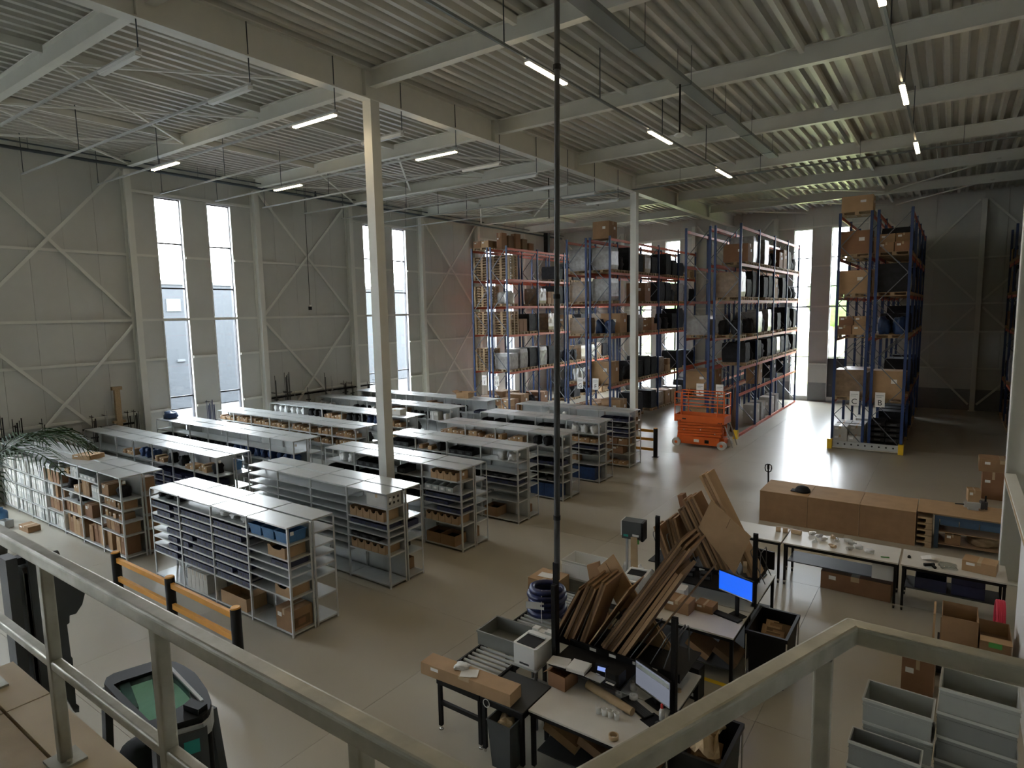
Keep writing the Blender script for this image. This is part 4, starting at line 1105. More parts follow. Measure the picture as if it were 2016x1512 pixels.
MB().box(0, 1.4, 0, .9, .81, .855).build('bench_top', 'benchwood', t)
for x in (.02, 1.28):
    for y in (.02, .8): MB().box(x, x+.09, y, y+.08, 0, .81).build('leg', 'benchblue', t)
MB().box(.11, 1.28, .02, .06, .72, .81).build('rail', 'benchblue', t)
for k in range(3): MB().box(.13+k*.38, .49+k*.38, .03, .6, .58, .715).build('drawer', 'benchblue', t)
MB().box(.11, 1.28, .05, .85, .40, .42).build('middle_shelf', 'benchwood', t); MB().box(.11, 1.28, .05, .85, .1, .12).build('lower_shelf', 'benchwood', t)
put(m_carton(.3, .3, .24, 'card'), 'carton', 'brown carton on the lower shelf of the blue workbench', 'carton', None, (.1, 17.6, .121))
put(lump('paper_heap', 'kraft', seed=5), 'paper_heap', 'crumpled heap of kraft paper on the lower workbench shelf', 'paper', None, (.85, 17.95, .121), .3, (.7, .6, .3))
p = Z(1915, 1003, .87)
t = thing('bench_vice', 'grey bench vice standing on the workbench', 'vice', (p.x, p.y, .87), .2)
MB().box(-.1, .1, -.07, .07, 0, .05).build('base', 'machinelight', t); MB().box(-.18, .14, -.05, .05, .05, .17).build('body', 'machinelight', t)
MB().box(.14, .2, -.08, .08, .04, .22).box(.22, .27, -.08, .08, .04, .22).build('jaws', 'darkgrey', t); MB().cyl((-.36, 0, .11), (-.18, 0, .11), .018, 8).build('screw', 'darkgrey', t); MB().cyl((.24, 0, .22), (.24, 0, .36), .02, 8).build('handle', 'blackmetal', t)
p = Z(1580, 968, .843)
t = MB().lathe([(.17, 0), (.2, .01), (.19, .06), (.14, .13), (.06, .16), (0, .165)], 20).box(-.28, -.1, -.12, .12, .0, .025).build('cap', 'blackgoods', None, p, 0, label='black cloth cap lying on the carton line', cat='cap')
# cartons far behind the column
carton('wide carton on top of the stack behind the thick column', 1.1, .8, .36, (.85, 22.75, .8425), 0, 'card')
for k in range(2): carton('upright carton at the foot of the stack behind the thick column', .52, .7, .84, (.95+.54*k, 22.8, 0), 0, 'cardred')['group'] = 'stack behind the column'
carton('low carton on the floor beside the stack behind the thick column', .3, .4, .36, (.62, 22.2, 0), .1, 'cardlight')
# cartons on a trolley by the partition
t = thing('trolley', 'low black trolley carrying open cartons by the white partition', 'trolley', (.05, 11.1, 0))
MB().box(0, .94, 0, 1.3, .15, .22).build('deck', 'blackmetal', t)
for x in (.1, .84):
    for y in (.12, 1.18): MB().cyl((x-.02, y, .07), (x+.02, y, .07), .07, 14).build('wheel', 'rubber', t)
carton('wide low carton on the trolley under two open cartons', .88, .95, .36, (.08, 11.25, .221), 0, 'card')
put(m_open(.46, .6, .42, 'card', 'carddark', .15), 'open_carton', 'tall open carton on the trolley', 'carton', None, (.09, 11.3, .583), 0)
o = put(m_open(.38, .62, .24, 'card', 'carddark', .15), 'open_carton', 'open carton with a green label on the trolley', 'carton', None, (.57, 11.3, .583), 0)
MB().box(.11, .27, -.005, 0, .08, .16).build('label', 'green', o); MB().cbox((.19, -.06, .23), (.38, .16, .005), Matrix.Rotation(.1, 3, 'X')).build('flap', 'cardlight', o)
MB().box(.4, .43, 0, .5, .0, 1.0).build('panel', 'cardlight', None, (-.42, 11.3, .0), 0, label='narrow pale board standing beside the trolley', cat='board')
p = Z(1972, 1291, 0)+Vector((0, .25, .422))
mb = MB()
for k in range(4): mb.tube([(p.x-.03*k, p.y+.3*math.cos(a), p.z+.4*math.sin(a)) for a in [2*math.pi*i/24 for i in range(25)]], .022, 8)
mb.build('hose_coil', 'redhose', None, (0, 0, 0), 0, label='red hose coil standing at the end of the white partition', cat='hose')

# -- grey stacking crates
def m_crate(w, d, h, m):
    def f():
        mb = MB().tray(w-.03, d-.03, h, .012, 0, .003); mb.m = 1; e = .01; W, D = (w-.03)/2, (d-.03)/2
        for s in (-1, 1):
            mb.box(-W-e, W+e, s*D-e*(s < 0), s*D+e*(s > 0), h-.03, h+.001); mb.box(s*W-e*(s < 0), s*W+e*(s > 0), -D, D, h-.03, h+.001)
        mb.m = 0
        for s in (-1, 1):
            for x in (-.42, 0, .42): mb.box(x*w-.012, x*w+.012, s*(d/2-.02)-.006*(s < 0), s*(d/2-.02)+.006*(s > 0), .05, h-.04)
            for y in (-.38, .38): mb.box(s*(w/2-.02)-.006*(s < 0), s*(w/2-.02)+.006*(s > 0), y*d-.012, y*d+.012, .05, h-.04)
            mb.box(-w/2+.01, w/2-.01, s*(d/2-.014)-.006, s*(d/2-.014)+.006, h*.70, h*.74)
        return mb
    return shared(('stacking_crate', w, d, h, m), f, [m, 'craterim'])
def crates(px, py, n, ztop, lab, grp, m, rz=0., w=.68, d=.46, h=.27):
    p = Z(px, py, ztop)
    for k in range(n):
        put(m_crate(w, d, h, m[k % len(m)]), 'stacking_crate', lab+(', topmost' if k == n-1 else ', %s from the top' % ordn(n-1-k)), 'crate', grp, (p.x+.012*(k % 2), p.y, ztop-h-(n-1-k)*(h+.002)), rz)
crates(1770, 1375, 5, 1.39, 'grey stacking crate in the shorter stack behind the railing', 'shorter crate stack', ['darkcrate', 'greycrate', 'darkcrate', 'greycrate', 'greycrate'], -.04)
crates(1926, 1352, 6, 1.74, 'grey stacking crate in the taller stack beside the partition', 'taller crate stack', ['darkcrate', 'darkcrate', 'darkcrate', 'darkcrate', 'darkcrate', 'greycrate'], -.04, .7, .5)
crates(1740, 1466, 4, 1.1, 'dark grey stacking crate tucked before the shorter stack', 'tucked crate stack', ['darkcrate'], -.04, .68, .3)
carton('brown carton standing on the floor behind the crate stacks', .4, .52, .62, Vector((-.37, 10.45, 0)), -.03, 'cardred')
carton('small carton lying on the carton behind the crate stacks', .2, .26, .1, Vector((-.24, 10.62, .6225)), .3, 'card')

# -- packing stations
def station(ox, oy, lab, up, shelf, divs):
    t = thing('packing_station', lab, 'packing station', (ox, oy, 0)); W, D = 1.57, 1.92+up*2.45
    for y0, y1 in ((0, .97), (.99, D)):
        MB().box(0, W, y0, y1, .775, .8).build('tabletop', 'tabletop', t)
        MB().box(.01, W-.01, y0+.01, y0+.05, .72, .775).box(.01, W-.01, y1-.05, y1-.01, .72, .775).box(.01, .05, y0+.05, y1-.05, .72, .775).box(W-.05, W-.01, y0+.05, y1-.05, .72, .775).build('apron_frame', 'blackmetal', t)
    for x in (.04, W-.04):
        for y in (.05, .92, 1.04, D-.05):
            MB().box(x-.025, x+.025, y-.025, y+.025, .03, .72).build('leg', 'blackmetal', t); MB().cyl((x, y, 0), (x, y, .03), .02, 10).build('foot', 'chrome', t)
    MB().box(.06, W-.06, .1, D-.1, .2, .22).build('lower_shelf', 'darkgrey', t)
    for x in (-.17, W-.02):
        MB().box(x-.032, x+.032, .9+up, .98+up, .8, 2.05).box(x-.038, x+.038, .93+up, .95+up, .8, 2.06).build('upright', 'blackmetal', t)
        MB().box(x-.05, x+.16 if x < 0 else x+.05, .86+up, 1.02+up, .78, .8).build('upright_foot', 'blackmetal', t)
    MB().box(-.12, shelf, .68+up, 1.26+up, 1.02, 1.045).build('instrument_shelf', 'blackmetal', t)
    MB().box(-.12, W-.07, 1.27+up, 1.3+up, 1.0, 1.12).build('label_rail', 'blackmetal', t)
    for x in (.2, .5, .85, 1.1): MB().box(x, x+.1, 1.262+up, 1.268+up, 1.06, 1.1).build('label_strip', 'label', t)
    MB().box(-.5, W-.07, 1.3+up, 2.12+up, 1.0, 1.02).build('carton_tray', 'blackmetal', t)
    for xw, ln in divs:                                   # wire hoops, bent over the way their cartons lean
        x, u = xw-ox, up+.02
        MB().tube([(x, 1.36+u, 1.02), (x+.48*ln, 1.36+u, 1.5), (x+.53*ln, 1.4+u, 1.55), (x+.53*ln, 1.75+u, 1.55), (x+.48*ln, 1.79+u, 1.5), (x, 1.79+u, 1.02)], .008, 6).build('wire_divider', 'grid', t)
    return t
S1 = station(-4.15, 6.08, 'black framed packing station by the roller conveyor', 0, .95, [(-4.52, .5), (-4.235, .4), (-3.97, .63), (-3.42, .63), (-3.12, .5), (-2.92, .3), (-2.72, 0)])
S2 = station(-4.06, 9.22, 'black framed packing station with a blue monitor screen', .34, 1.5, [(-4.31, -.38), (-4.06, -.33), (-3.72, -.35), (-3.58, -.5), (-2.86, -.53), (-2.44, -.5), (-2.53, 0)])
def sheet(x0, lean, L, y0, th, dy, lab, m, nl=1):
    """flat-packed cartons standing on edge in a tray: foot at x0, leaning, front edge at y0"""
    d = Vector((lean, 0, 1)).normalized(); sd = d.cross(Vector((0, 1, 0))).normalized()
    p = Vector((x0, y0+dy/2, 1.019))+d*(abs(sd.z)*th/2/d.z)
    o = thing('flat_carton_bundle', lab, 'flat carton', p) if nl > 1 else None
    for k in range(nl):
        off = sd*(th/nl*(k-(nl-1)/2))
        mb = MB().bar(off, off+d*L*(1-.03*(k % 2)), dy*(1-.04*(k % 3)), th/nl*.86, up=sd)
        if nl > 1: mb.build('flat_carton', (m, 'carddark' if m == 'card' else 'card')[k % 2], o)
        else: mb.build('flat_carton', m, None, p, 0, label=lab, cat='flat carton')
A1 = 'in the carton tray by the conveyor'
A2 = 'in the carton tray by the blue screen'
sheet(-4.6, 0.53, 0.95, 7.42, 0.05, 0.5, 'thin bundle of flat cartons against the pole, '+A1, 'carddark', 3)
sheet(-4.37, 0.44, 1.0, 7.42, 0.16, 0.55, 'thick bundle of flat cartons '+A1, 'card', 5)
sheet(-4.14, 0.36, 1.08, 7.42, 0.09, 0.55, 'narrow bundle of flat cartons, third from the pole, '+A1, 'card', 3)
sheet(-4.05, 0.63, 1.23, 7.42, 0.02, 0.5, 'single flat carton, pale edged, '+A1, 'cardlight')
sheet(-3.78, 0.63, 2.1, 7.42, 0.2, 0.56, 'long thick bundle of flat cartons '+A1, 'card', 6)
sheet(-3.55, 0.6, 1.65, 7.42, 0.11, 0.5, 'pale edged pair of flat cartons '+A1, 'cardlight', 2)
sheet(-3.34, 0.66, 1.75, 7.42, 0.02, 0.5, 'single dark flat carton leaning far over '+A1, 'carddark')
def quad_px(cs, Y, th, lab, m, fold=True, foot=True):
    P = [YP(x, y, Y) for x, y in cs]
    if foot:                                              # the hidden lower edge stands on the tray
        d = P[2]-P[1]; P[2] = P[1]+d*((1.019-P[1].z)/d.z); d = P[3]-P[0]; P[3] = P[0]+d*((1.019-P[0].z)/d.z)
    o = P[0].copy(); P = [p-o for p in P]; n = Vector((0, th, 0))
    ob = MB().add(P+[p+n for p in P], [(0, 1, 2, 3), (7, 6, 5, 4), (0, 4, 5, 1), (1, 5, 6, 2), (2, 6, 7, 3), (3, 7, 4, 0)]).build('cardboard_sheet', m, None, o, 0, label=lab, cat='sheet')
    c = (P[0]+P[1])/2; e = (P[2]+P[3])/2
    if fold: MB().bar(c+(e-c)*.02+Vector((0, -.003, 0)), c+(e-c)*.3+Vector((0, -.003, 0)), .004, .012, up=(0, 1, 0)).build('slot', 'carddark', ob)
quad_px([(1176, 1118), (1206, 1092), (1250, 1165), (1212, 1186)], 8.0, .03, 'pale square cardboard sheet standing among the bundles by the conveyor', 'cardlight')
quad_px([(1400, 985), (1478, 1057), (1446, 1132), (1375, 1038)], 10.885, .03, 'large pale square cardboard sheet standing by the blue screen', 'cardlight', True, False)
quad_px([(1155, 1113), (1178, 1106), (1200, 1222), (1176, 1228)], 8.08, .05, 'small brown carton behind the pale square sheet', 'card', False)
quad_px([(1218, 1175), (1242, 1152), (1254, 1170), (1226, 1208)], 8.04, .02, 'small pale flap of cardboard beside the wire divider', 'cardlight', False)
sheet(-4.19, -0.38, 0.68, 10.95, 0.15, 0.45, 'short block of flat cartons '+A2, 'card', 3)
sheet(-3.93, -0.27, 0.87, 10.95, 0.21, 0.45, 'middle block of flat cartons '+A2, 'card', 4)
sheet(-3.42, -0.5, 1.18, 10.95, 0.15, 0.45, 'slanting bundle of flat cartons '+A2, 'carddark', 3)
sheet(-3.14, -0.53, 1.42, 10.95, 0.25, 0.45, 'thick slanting bundle of flat cartons '+A2, 'card', 5)
sheet(-2.61, -0.53, 1.98, 10.95, 0.18, 0.4, 'longest pale bundle of flat cartons '+A2, 'cardlight', 3)
sheet(-3.86, -0.25, 1.22, 11.43, 0.12, 0.2, 'small upright brown carton '+A2, 'cardred')

# screens, keyboards and instruments
def monitor(pa, pb, zt, h, m, lab, stand):
    A, B = Z(*pa, zt), Z(*pb, zt); d = (B-A); w = d.length; rz = math.atan2(d.y, d.x)
    t = thing('monitor', lab, 'monitor', (A.x, A.y, zt-h), rz)
    MB().box(-.01, w+.01, 0, .035, -.012, h+.012).build('housing', 'blackmetal', t)
    MB().box(.004, w-.004, -.003, 0, .004, h-.004).build('screen', m, t)
    MB().box(.004, w-.004, -.004, -.003, .004, .02).build('task_bar', 'label' if m == 'scrn_blue' else 'machinelight', t)
    if m == 'scrn_grey': MB().box(.01, w-.01, -.0045, -.003, h-.09, h-.03).build('window_bar', 'machinelight', t)
    MB().bar((w/2, .06, h*.5), (w/2, .06, stand-zt+h+.002), .06, .03, up=(0, 1, 0)).box(w/2-.12, w/2+.12, -.02, .16, stand-zt+h+.0005, stand-zt+h+.015).build('stand', 'blackmetal', t)
monitor((1252, 1299), (1319, 1345), 1.27, .34, 'scrn_grey', 'monitor showing a grey page at the station by the conveyor', .8)
monitor((1416, 1122), (1482, 1147), 1.5, .33, 'scrn_blue', 'monitor showing a plain blue screen', .8)
def keyboard(pa, pb, z, lab):
    A, B = Z(*pa, z), Z(*pb, z); d = B-A
    t = thing('keyboard', lab, 'keyboard', (A.x, A.y, z), math.atan2(d.y, d.x)); w = min(.46, d.length)
    MB().box(0, w, 0, .15, 0, .02).build('case', 'blackmetal', t)
    for r in range(5): MB().box(.01, w-.01, .012+r*.027, .034+r*.027, .02, .026).build('key_row', 'darkgrey', t)
keyboard((1222, 1378), (1276, 1424), .802, 'black keyboard lying before the grey screen monitor')
keyboard((1402, 1208), (1455, 1229), .802, 'black keyboard lying before the blue screen monitor')
small('mouse', 'black computer mouse near the glue bottle', 'mouse', MB().lathe([(.035, 0), (.04, .015), (.025, .03), (0, .034)], 14), 'darkgrey', Z(1296, 1426, .8))
small('mouse_pad', 'black mat under the mouse', 'mat', MB().box(-.16, .14, -.12, .12, 0, .004), 'blackmetal', Z(1292, 1424, .8)-Vector((0, 0, -.0005)), -.4)
for k, (px, py) in enumerate(((1178, 1404), (1190, 1408), (1202, 1412), (1214, 1416))):
    small('paper_cup', 'small white cup standing in a row of four on the packing desk', 'cup', MB().lathe([(0, .004), (.026, .004), (.034, .09), (.037, .09), (.029, 0), (0, 0)][::-1], 18), 'plasticwhite', Z(px, py, .8), 0, 'row of four white cups')
small('tape_roll', 'brown packing tape roll on the packing desk corner', 'tape', MB().lathe([(.045, 0), (.06, 0), (.06, .05), (.045, .05), (.045, 0)], 22), 'tape', Z(1208, 1454, .8))
small('kraft_roll', 'flattened roll of kraft paper lying across the packing desk', 'paper roll', MB().cyl((-.38, 0, .06), (.38, 0, .06), .06, 14, .05), 'kraft', Z(1200, 1382, .8), -.28)
o = put(m_open(.28, .3, .2, 'cardred', None), 'open_carton', 'reddish open carton at the desk corner by the printer', 'carton', None, Z(1079, 1348, .8), -.1)
MB().cbox((-.045, .15, .17), (.1, .28, .005), Matrix.Rotation(-.6, 3, 'Y')).build('flap', 'card', o)
IZ = 1.046
small('paper_stack', 'loose white papers on the instrument shelf', 'paper', MB().box(-.14, .14, -.1, .1, 0, .012).cbox((.01, .02, .014), (.26, .19, .003), Matrix.Rotation(.12, 3, 'Z')), 'paper', Z(1102, 1298, IZ)+Vector((.03, -.07, 0)), .1)
small('paper_tray', 'white tray of paper on the instrument shelf', 'tray', MB().box(-.13, .13, -.13, .13, 0, .04).box(-.12, .12, -.12, .12, .04, .045), 'plasticwhite', Z(1140, 1316, IZ), .08)
small('clip_board', 'grey clipboard on the instrument shelf', 'clipboard', MB().box(-.12, .12, -.07, .07, 0, .008).box(-.03, .03, .05, .07, .008, .02), 'machinelight', Z(1172, 1334, IZ), -.1)
p = Z(1195, 1326, IZ)+Vector((-.06, 0, 0))
t = thing('weighing_scale', 'black scale display with a small blue screen', 'scale', p, .1)
MB().prism([(-.06, 0), (.06, 0), (.05, .12), (-.02, .12)], -.1, .1, 'x').build('case', 'blackmetal', t); MB().cbox((0, -.052, .07), (.11, .006, .05), Matrix.Rotation(-.3, 3, 'X')).build('display', 'lcd', t)
p = Z(1226, 1346, IZ)+Vector((-.1, 0, 0))
t = thing('label_printer', 'black thermal label printer beside the scale display', 'printer', p, -.1)
rbox(.2, .24, .16, .03).build('body', 'blackmetal', t); MB().box(-.08, .08, -.125, -.12, .05, .08).build('slot', 'darkgrey', t); MB().box(-.06, .06, -.15, -.12, .03, .036).build('label_tongue', 'label', t)
for k, (px, py, r, h) in enumerate(((1247, 1345, .05, .11), (1257, 1362, .055, .07), (1241, 1352, .045, .07))):
    small('paper_roll', 'white label roll beside the grey screen monitor', 'roll', MB().lathe([(.02, 0), (r, 0), (r, h), (.02, h), (.02, 0)], 18), 'paper', Z(px, py, .8)+Vector(((.06, -.12, 0), (.02, -.2, 0), (-.03, -.3, 0))[k]), 0, 'label rolls by the grey monitor')
small('glue_bottle', 'white bottle with a red cap by the black upright', 'bottle', MB().lathe([(0, 0), (.035, 0), (.035, .12), (.015, .16), (0, .16)], 14), 'plasticwhite', Z(1303, 1418, .8))
small('bottle_cap', 'red cap on the white bottle', 'cap', MB().lathe([(.018, .16), (.016, .21), (0, .215)], 12), 'red', Z(1303, 1418, .8))
small('tape_roll', 'small brown tape piece on the rear desk behind the upright', 'tape', MB().cyl((0, 0, 0), (0, 0, .04), .03, 14), 'tape', Z(1337, 1362, .8))
# printers
def printer(p, rz, w, d, h, lab):
    t = thing('printer', lab, 'printer', p, rz)
    rbox(w, d, h, .03).build('body', 'plasticwhite', t)
    MB().box(-w*.38, w*.38, -d*.42, d*.2, h, h+.006).build('output_tray', 'blackmetal', t); MB().box(-w*.2, w*.2, -d/2-.004, -d/2, .03, .055).build('paper_slot', 'darkgrey', t)
    MB().box(-w*.38, w*.38, d*.2, d*.24, h, h+.03).build('rear_ridge', 'plasticwhite', t)
t = thing('printer_stand', 'grey metal stand under the white printer', 'stand', (-4.65, 6.98, 0))
MB().box(-.2, .2, -.26, .26, .86, .88).build('top_plate', 'machinelight', t); MB().box(-.19, .19, -.24, .24, .4, .42).build('lower_plate', 'machinelight', t)
for x in (-.18, .18):
    for y in (-.23, .23): MB().box(x-.015, x+.015, y-.015, y+.015, 0, .86).build('leg', 'darkgrey', t)
printer((-4.65, 6.96, .881), -.03, .4, .44, .3, 'white laser printer with a black top beside the conveyor')
o = MB().box(-.2, .2, -.05, .05, 0, .3).box(-.2, -.1, -.05, .05, .3, .33).box(.02, .2, -.05, .05, .3, .33).build('plastic_case', 'plasticwhite', None, (-4.66, 7.31, .839), 0, label='white open plastic case between the printer and the hose coil', cat='case')
t = thing('side_stand', 'small black stand under the white plastic case', 'stand', (-4.65, 7.31, 0))
MB().box(-.2, .2, -.05, .05, .81, .838).build('top_plate', 'blackmetal', t)
for x in (-.18, .18): MB().box(x-.015, x+.015, -.05, .05, 0, .03).box(x-.015, x+.015, -.015, .015, .03, .81).build('leg', 'blackmetal', t)
# roller conveyor
t = thing('roller_conveyor', 'black framed gravity roller conveyor with grey rollers', 'conveyor', (-5.62, 5.98, 0))
CL = 3.3
for x in (0, .72): MB().box(x, x+.03, 0, CL, .70, .815).build('side_rail', 'blackmetal', t)
MB().box(.03, .72, 0, .03, .70, .80).box(.03, .72, CL-.03, CL, .70, .80).build('end_rail', 'blackmetal', t)
rm = shared('roller', lambda: MB().cyl((.035, 0, 0), (.715, 0, 0), .025, 12), 'machinelight')
for k in range(33): obj('roller', rm, t, (0, .08+k*.098, .785))
for y in (.05, 1.65, CL-.05):
    for x in (.02, .73): MB().box(x-.025, x+.025, y-.025, y+.025, .06, .7).build('leg', 'blackmetal', t); MB().cyl((x, y, 0), (x, y, .06), .02, 10).lathe([(0, 0), (.035, 0), (.02, .03), (0, .03)], 10, (x, y, 0)).build('foot', 'chrome', t)
    MB().box(.045, .705, y-.02, y+.02, .38, .44).build('cross_bar', 'blackmetal', t)
t = thing('plate_table', 'dark steel plate table joining the conveyor to the packing desk', 'table', (-4.85, 5.98, 0))
MB().box(0, .68, 0, .68, .78, .8).build('plate', 'darkgrey', t); MB().box(0, .68, 0, .03, .70, .78).box(.65, .68, .03, .68, .70, .78).build('frame', 'blackmetal', t)
for x, y in ((.04, .04), (.64, .04), (.64, .62)): MB().box(x-.025, x+.025, y-.025, y+.025, .05, .7).build('leg', 'blackmetal', t); MB().cyl((x, y, 0), (x, y, .05), .02, 10).build('foot', 'chrome', t)
o = put(m_carton(1.48, .27, .17, 'cardlight', True), 'carton', 'long brown carton lying across the conveyor end', 'carton', None, (-5.83, 5.9, .818), .045)
p = Z(910, 1315, .99)
put(lump('glove_pair', 'plasticbag', seed=8), 'work_gloves', 'crumpled white work gloves on the long carton', 'gloves', None, p, .3, (.24, .18, .09))
small('paper_sheet', 'white paper sheet lying on the long carton beside gloves', 'paper', MB().box(-.12, .12, -.09, .09, 0, .003), 'paper', Z(924, 1326, .992)+Vector((0, 0, .003)), .5)
o = MB().tray(.72, .52, .22, .014, .012, .004).build('stacking_crate', 'darkcrate', None, (-5.3, 7.22, .816), .02, label='grey open crate standing on the conveyor rollers', cat='crate')
small('paper_sheet', 'white note lying inside the crate on the conveyor', 'paper', MB().box(-.1, .1, -.04, .04, 0, .003), 'paper', (-5.12, 7.12, .825), -.3)
# hose coil on the conveyor
c = Vector((-5.25, 8.3, .81)); pts = []
for i in range(5*24+1):
    a = 2*math.pi*i/24; pts.append(c+Vector(((.27+.02*math.sin(a*.37))*math.cos(a), (.27+.02*math.sin(a*.37))*math.sin(a), .05+.092*i/24)))
t = thing('hose_coil', 'dark blue ribbed hose coil with a paper tag on the conveyor', 'hose', (0, 0, 0))
MB().tube(pts, .05, 10).build('hose', 'navyhose', t)
q = ray(1050, 1205); tagp = c+Vector((-.02, -.34, .3))
MB().box(-.15, .15, -.004, 0, -.06, .06).build('paper_tag', 'label', t, tagp, .35)
MB().tube([c+Vector((.1, -.33, .02)), c+Vector((.1, -.335, .3)), c+Vector((.06, -.25, .55))], .006, 6).build('tie_string', 'label', t)
# pole carrying cables to the desk
pb, pt_ = YP(1096.5, 1150, 7.2), YP(1096.5, 0, 7.2); dv = (pt_-pb)/(pt_.z-pb.z)
t = thing('cable_pole', 'tall dark pole rising from the packing station to the roof', 'pole', (pb.x, 7.2, 0))
def PP(z): return (dv.x*(z-pb.z), 0, z)
MB().cyl(PP(2.05), PP(6.0), .042, 14).cyl(PP(6.0), PP(ZD+.02), .036, 14).build('pole_tube', 'darkgrey', t)
for z in (2.95, 6.0, 8.9): MB().cyl(PP(z-.03), PP(z+.03), .05, 14).build('sleeve', 'blackmetal', t)
MB().box(-.04, .04, -.045, -.012, .8, 2.3).build('foot_channel', 'blackmetal', t)
# waste bin under the plate table
t = thing('waste_bin', 'dark grey square waste bin full of paper under the plate table', 'waste bin', (-4.43, 5.98, 0), .0)
MB().tray(.36, .34, .66, .012, .008, .04).build('body', 'machinegrey', t)
put(lump('paper_heap', 'kraft', seed=11), 'paper_heap', 'crumpled paper in the square waste bin', 'paper', None, (-4.43, 5.98, .4), .3, (.29, .27, .33))
MB().tube([Vector((-4.74+.05*math.cos(a), 5.972, .73+.055*math.sin(a))) for a in [2*math.pi*i/16 for i in range(17)]], .006, 6).build('strap_loop', 'label', None, (0, 0, 0), 0, label='white strap loop hanging over the waste bin edge', cat='strap')
# black waste trolleys
def trolley(x0, x1, y0, y1, h, lab, lab2, seed, tall=False):
    t = thing('waste_trolley', lab, 'waste bin', ((x0+x1)/2, (y0+y1)/2, 0)); w, d = x1-x0, y1-y0
    MB().tray(w, d, h-.12, .012, .03, .03, z=.12).build('sack', 'blackmetal', t)
    for sx_ in (-1, 1):
        for sy in (-1, 1):
            MB().cyl((sx_*(w/2+.012), sy*(d/2+.012), .1), (sx_*(w/2+.012), sy*(d/2+.012), h-.03), .012, 8).build('frame_tube', 'chrome', t)
            MB().cyl((sx_*(w/2-.04)-.02, sy*(d/2-.05), .05), (sx_*(w/2-.04)+.02, sy*(d/2-.05), .05), .05, 12).build('caster', 'rubber', t)
    MB().tube([(-w/2-.012, -d/2-.012, .1), (w/2+.012, -d/2-.012, .1), (w/2+.012, d/2+.012, .1), (-w/2-.012, d/2+.012, .1), (-w/2-.012, -d/2-.012, .1)], .012, 8).build('frame_ring', 'chrome', t)
    rn = random.Random(seed)
    put(lump('paper_heap', 'kraft', seed=seed+8), 'paper_heap', 'packed waste paper filling the '+lab2, 'paper', None, ((x0+x1)/2, (y0+y1)/2, .14), 0, (w*.74, d*.74, .5 if tall else .62))
    for k in range(9):                                    # scraps standing side by side on the packed paper
        M = Matrix.Rotation(.06*(rn.random()-.5), 3, 'Z') @ Matrix.Rotation(.85+.06*(rn.random()-.5), 3, 'X')
        MB().cbox((0, 0, 0), (.14+.14*rn.random(), .22+.05*rn.random(), .01), M).build('card_scrap', ('card', 'carddark', 'cardlight')[k % 3], None, ((x0+x1)/2+(rn.random()-.5)*(w-.36), (y0+y1)/2+(k-4)*(d-.34)/9, h-.22-(.1 if tall else 0)), 0, label='torn cardboard scrap in the '+lab2, cat='scrap', group='scraps in the '+lab2)
    return t
trolley(-2.37, -1.81, 9.53, 10.43, .85, 'black sack trolley of cardboard scraps by the blue screen desk', 'sack trolley by the blue screen', 5)
trolley(-2.42, -1.83, 6.36, 7.2, .85, 'black sack trolley with crumpled kraft paper by the grey screen desk', 'sack trolley by the grey screen', 6, True)
def crumple():
    mb = MB(); n = 9; m = 14; vs = []; fs = []
    for i in range(n):
        for j in range(m):
            u, v = i/(n-1), j/(m-1)
            vs.append((-.22+.44*u+.03*math.sin(9*v+2*u), -.28+.5*v*.7+.05*math.sin(7*u+3*v), .22*math.sin(v*2.6)+.06*math.sin(13*u)+.04*math.sin(17*u+8*v)))
    for i in range(n-1):
        for j in range(m-1): fs.append((i*m+j, (i+1)*m+j, (i+1)*m+j+1, i*m+j+1))
    return mb.add(vs, fs, False)
crumple().build('kraft_paper', 'kraft', None, (-2.125, 6.76, .84), .0, label='large crumpled kraft paper sheet hanging out of the sack trolley', cat='paper')
# under and around the desks
for k in range(3):
    MB().cbox((0, 0, 0), (.5, .6, .16), Matrix.Rotation(.35, 3, 'Y') @ Matrix.Rotation(.2, 3, 'X')).build('flat_carton', ('card', 'carddark', 'cardred')[k], None, (-3.82+.5*k, 6.62, .445), .0, label='folded carton on the lower shelf of the packing desk', cat='carton', group='folded cartons under the desk by the conveyor')
for k in range(2):
    MB().cbox((0, 0, 0), (.4, .5, .1), Matrix.Rotation(.5, 3, 'Y')).build('flat_carton', ('card', 'carddark')[k], None, (-3.1+.44*k, 9.62, .362), .0, label='folded carton under the blue screen desk', cat='carton', group='folded cartons under the blue screen desk')
p = Z(1362, 1310, .0)
t = MB().box(-.2, .2, -.1, .1, 0, .5).build('product_carton', 'blackmetal', None, (-3.0, 8.72, .0), -.1, label='black product carton with a grey arm picture by the yellow line', cat='carton')
MB().bar((-.08, -.102, .4), (.06, -.102, .16), .004, .05, up=(1, 0, 0)).bar((.06, -.102, .4), (-.04, -.102, .26), .004, .04, up=(1, 0, 0)).box(-.12, .12, -.104, -.1, .05, .1).build('arm_picture', 'machinelight', t)
MB().box(-.12, -.06, -.103, -.1, .42, .47).build('logo_mark', 'label', t)
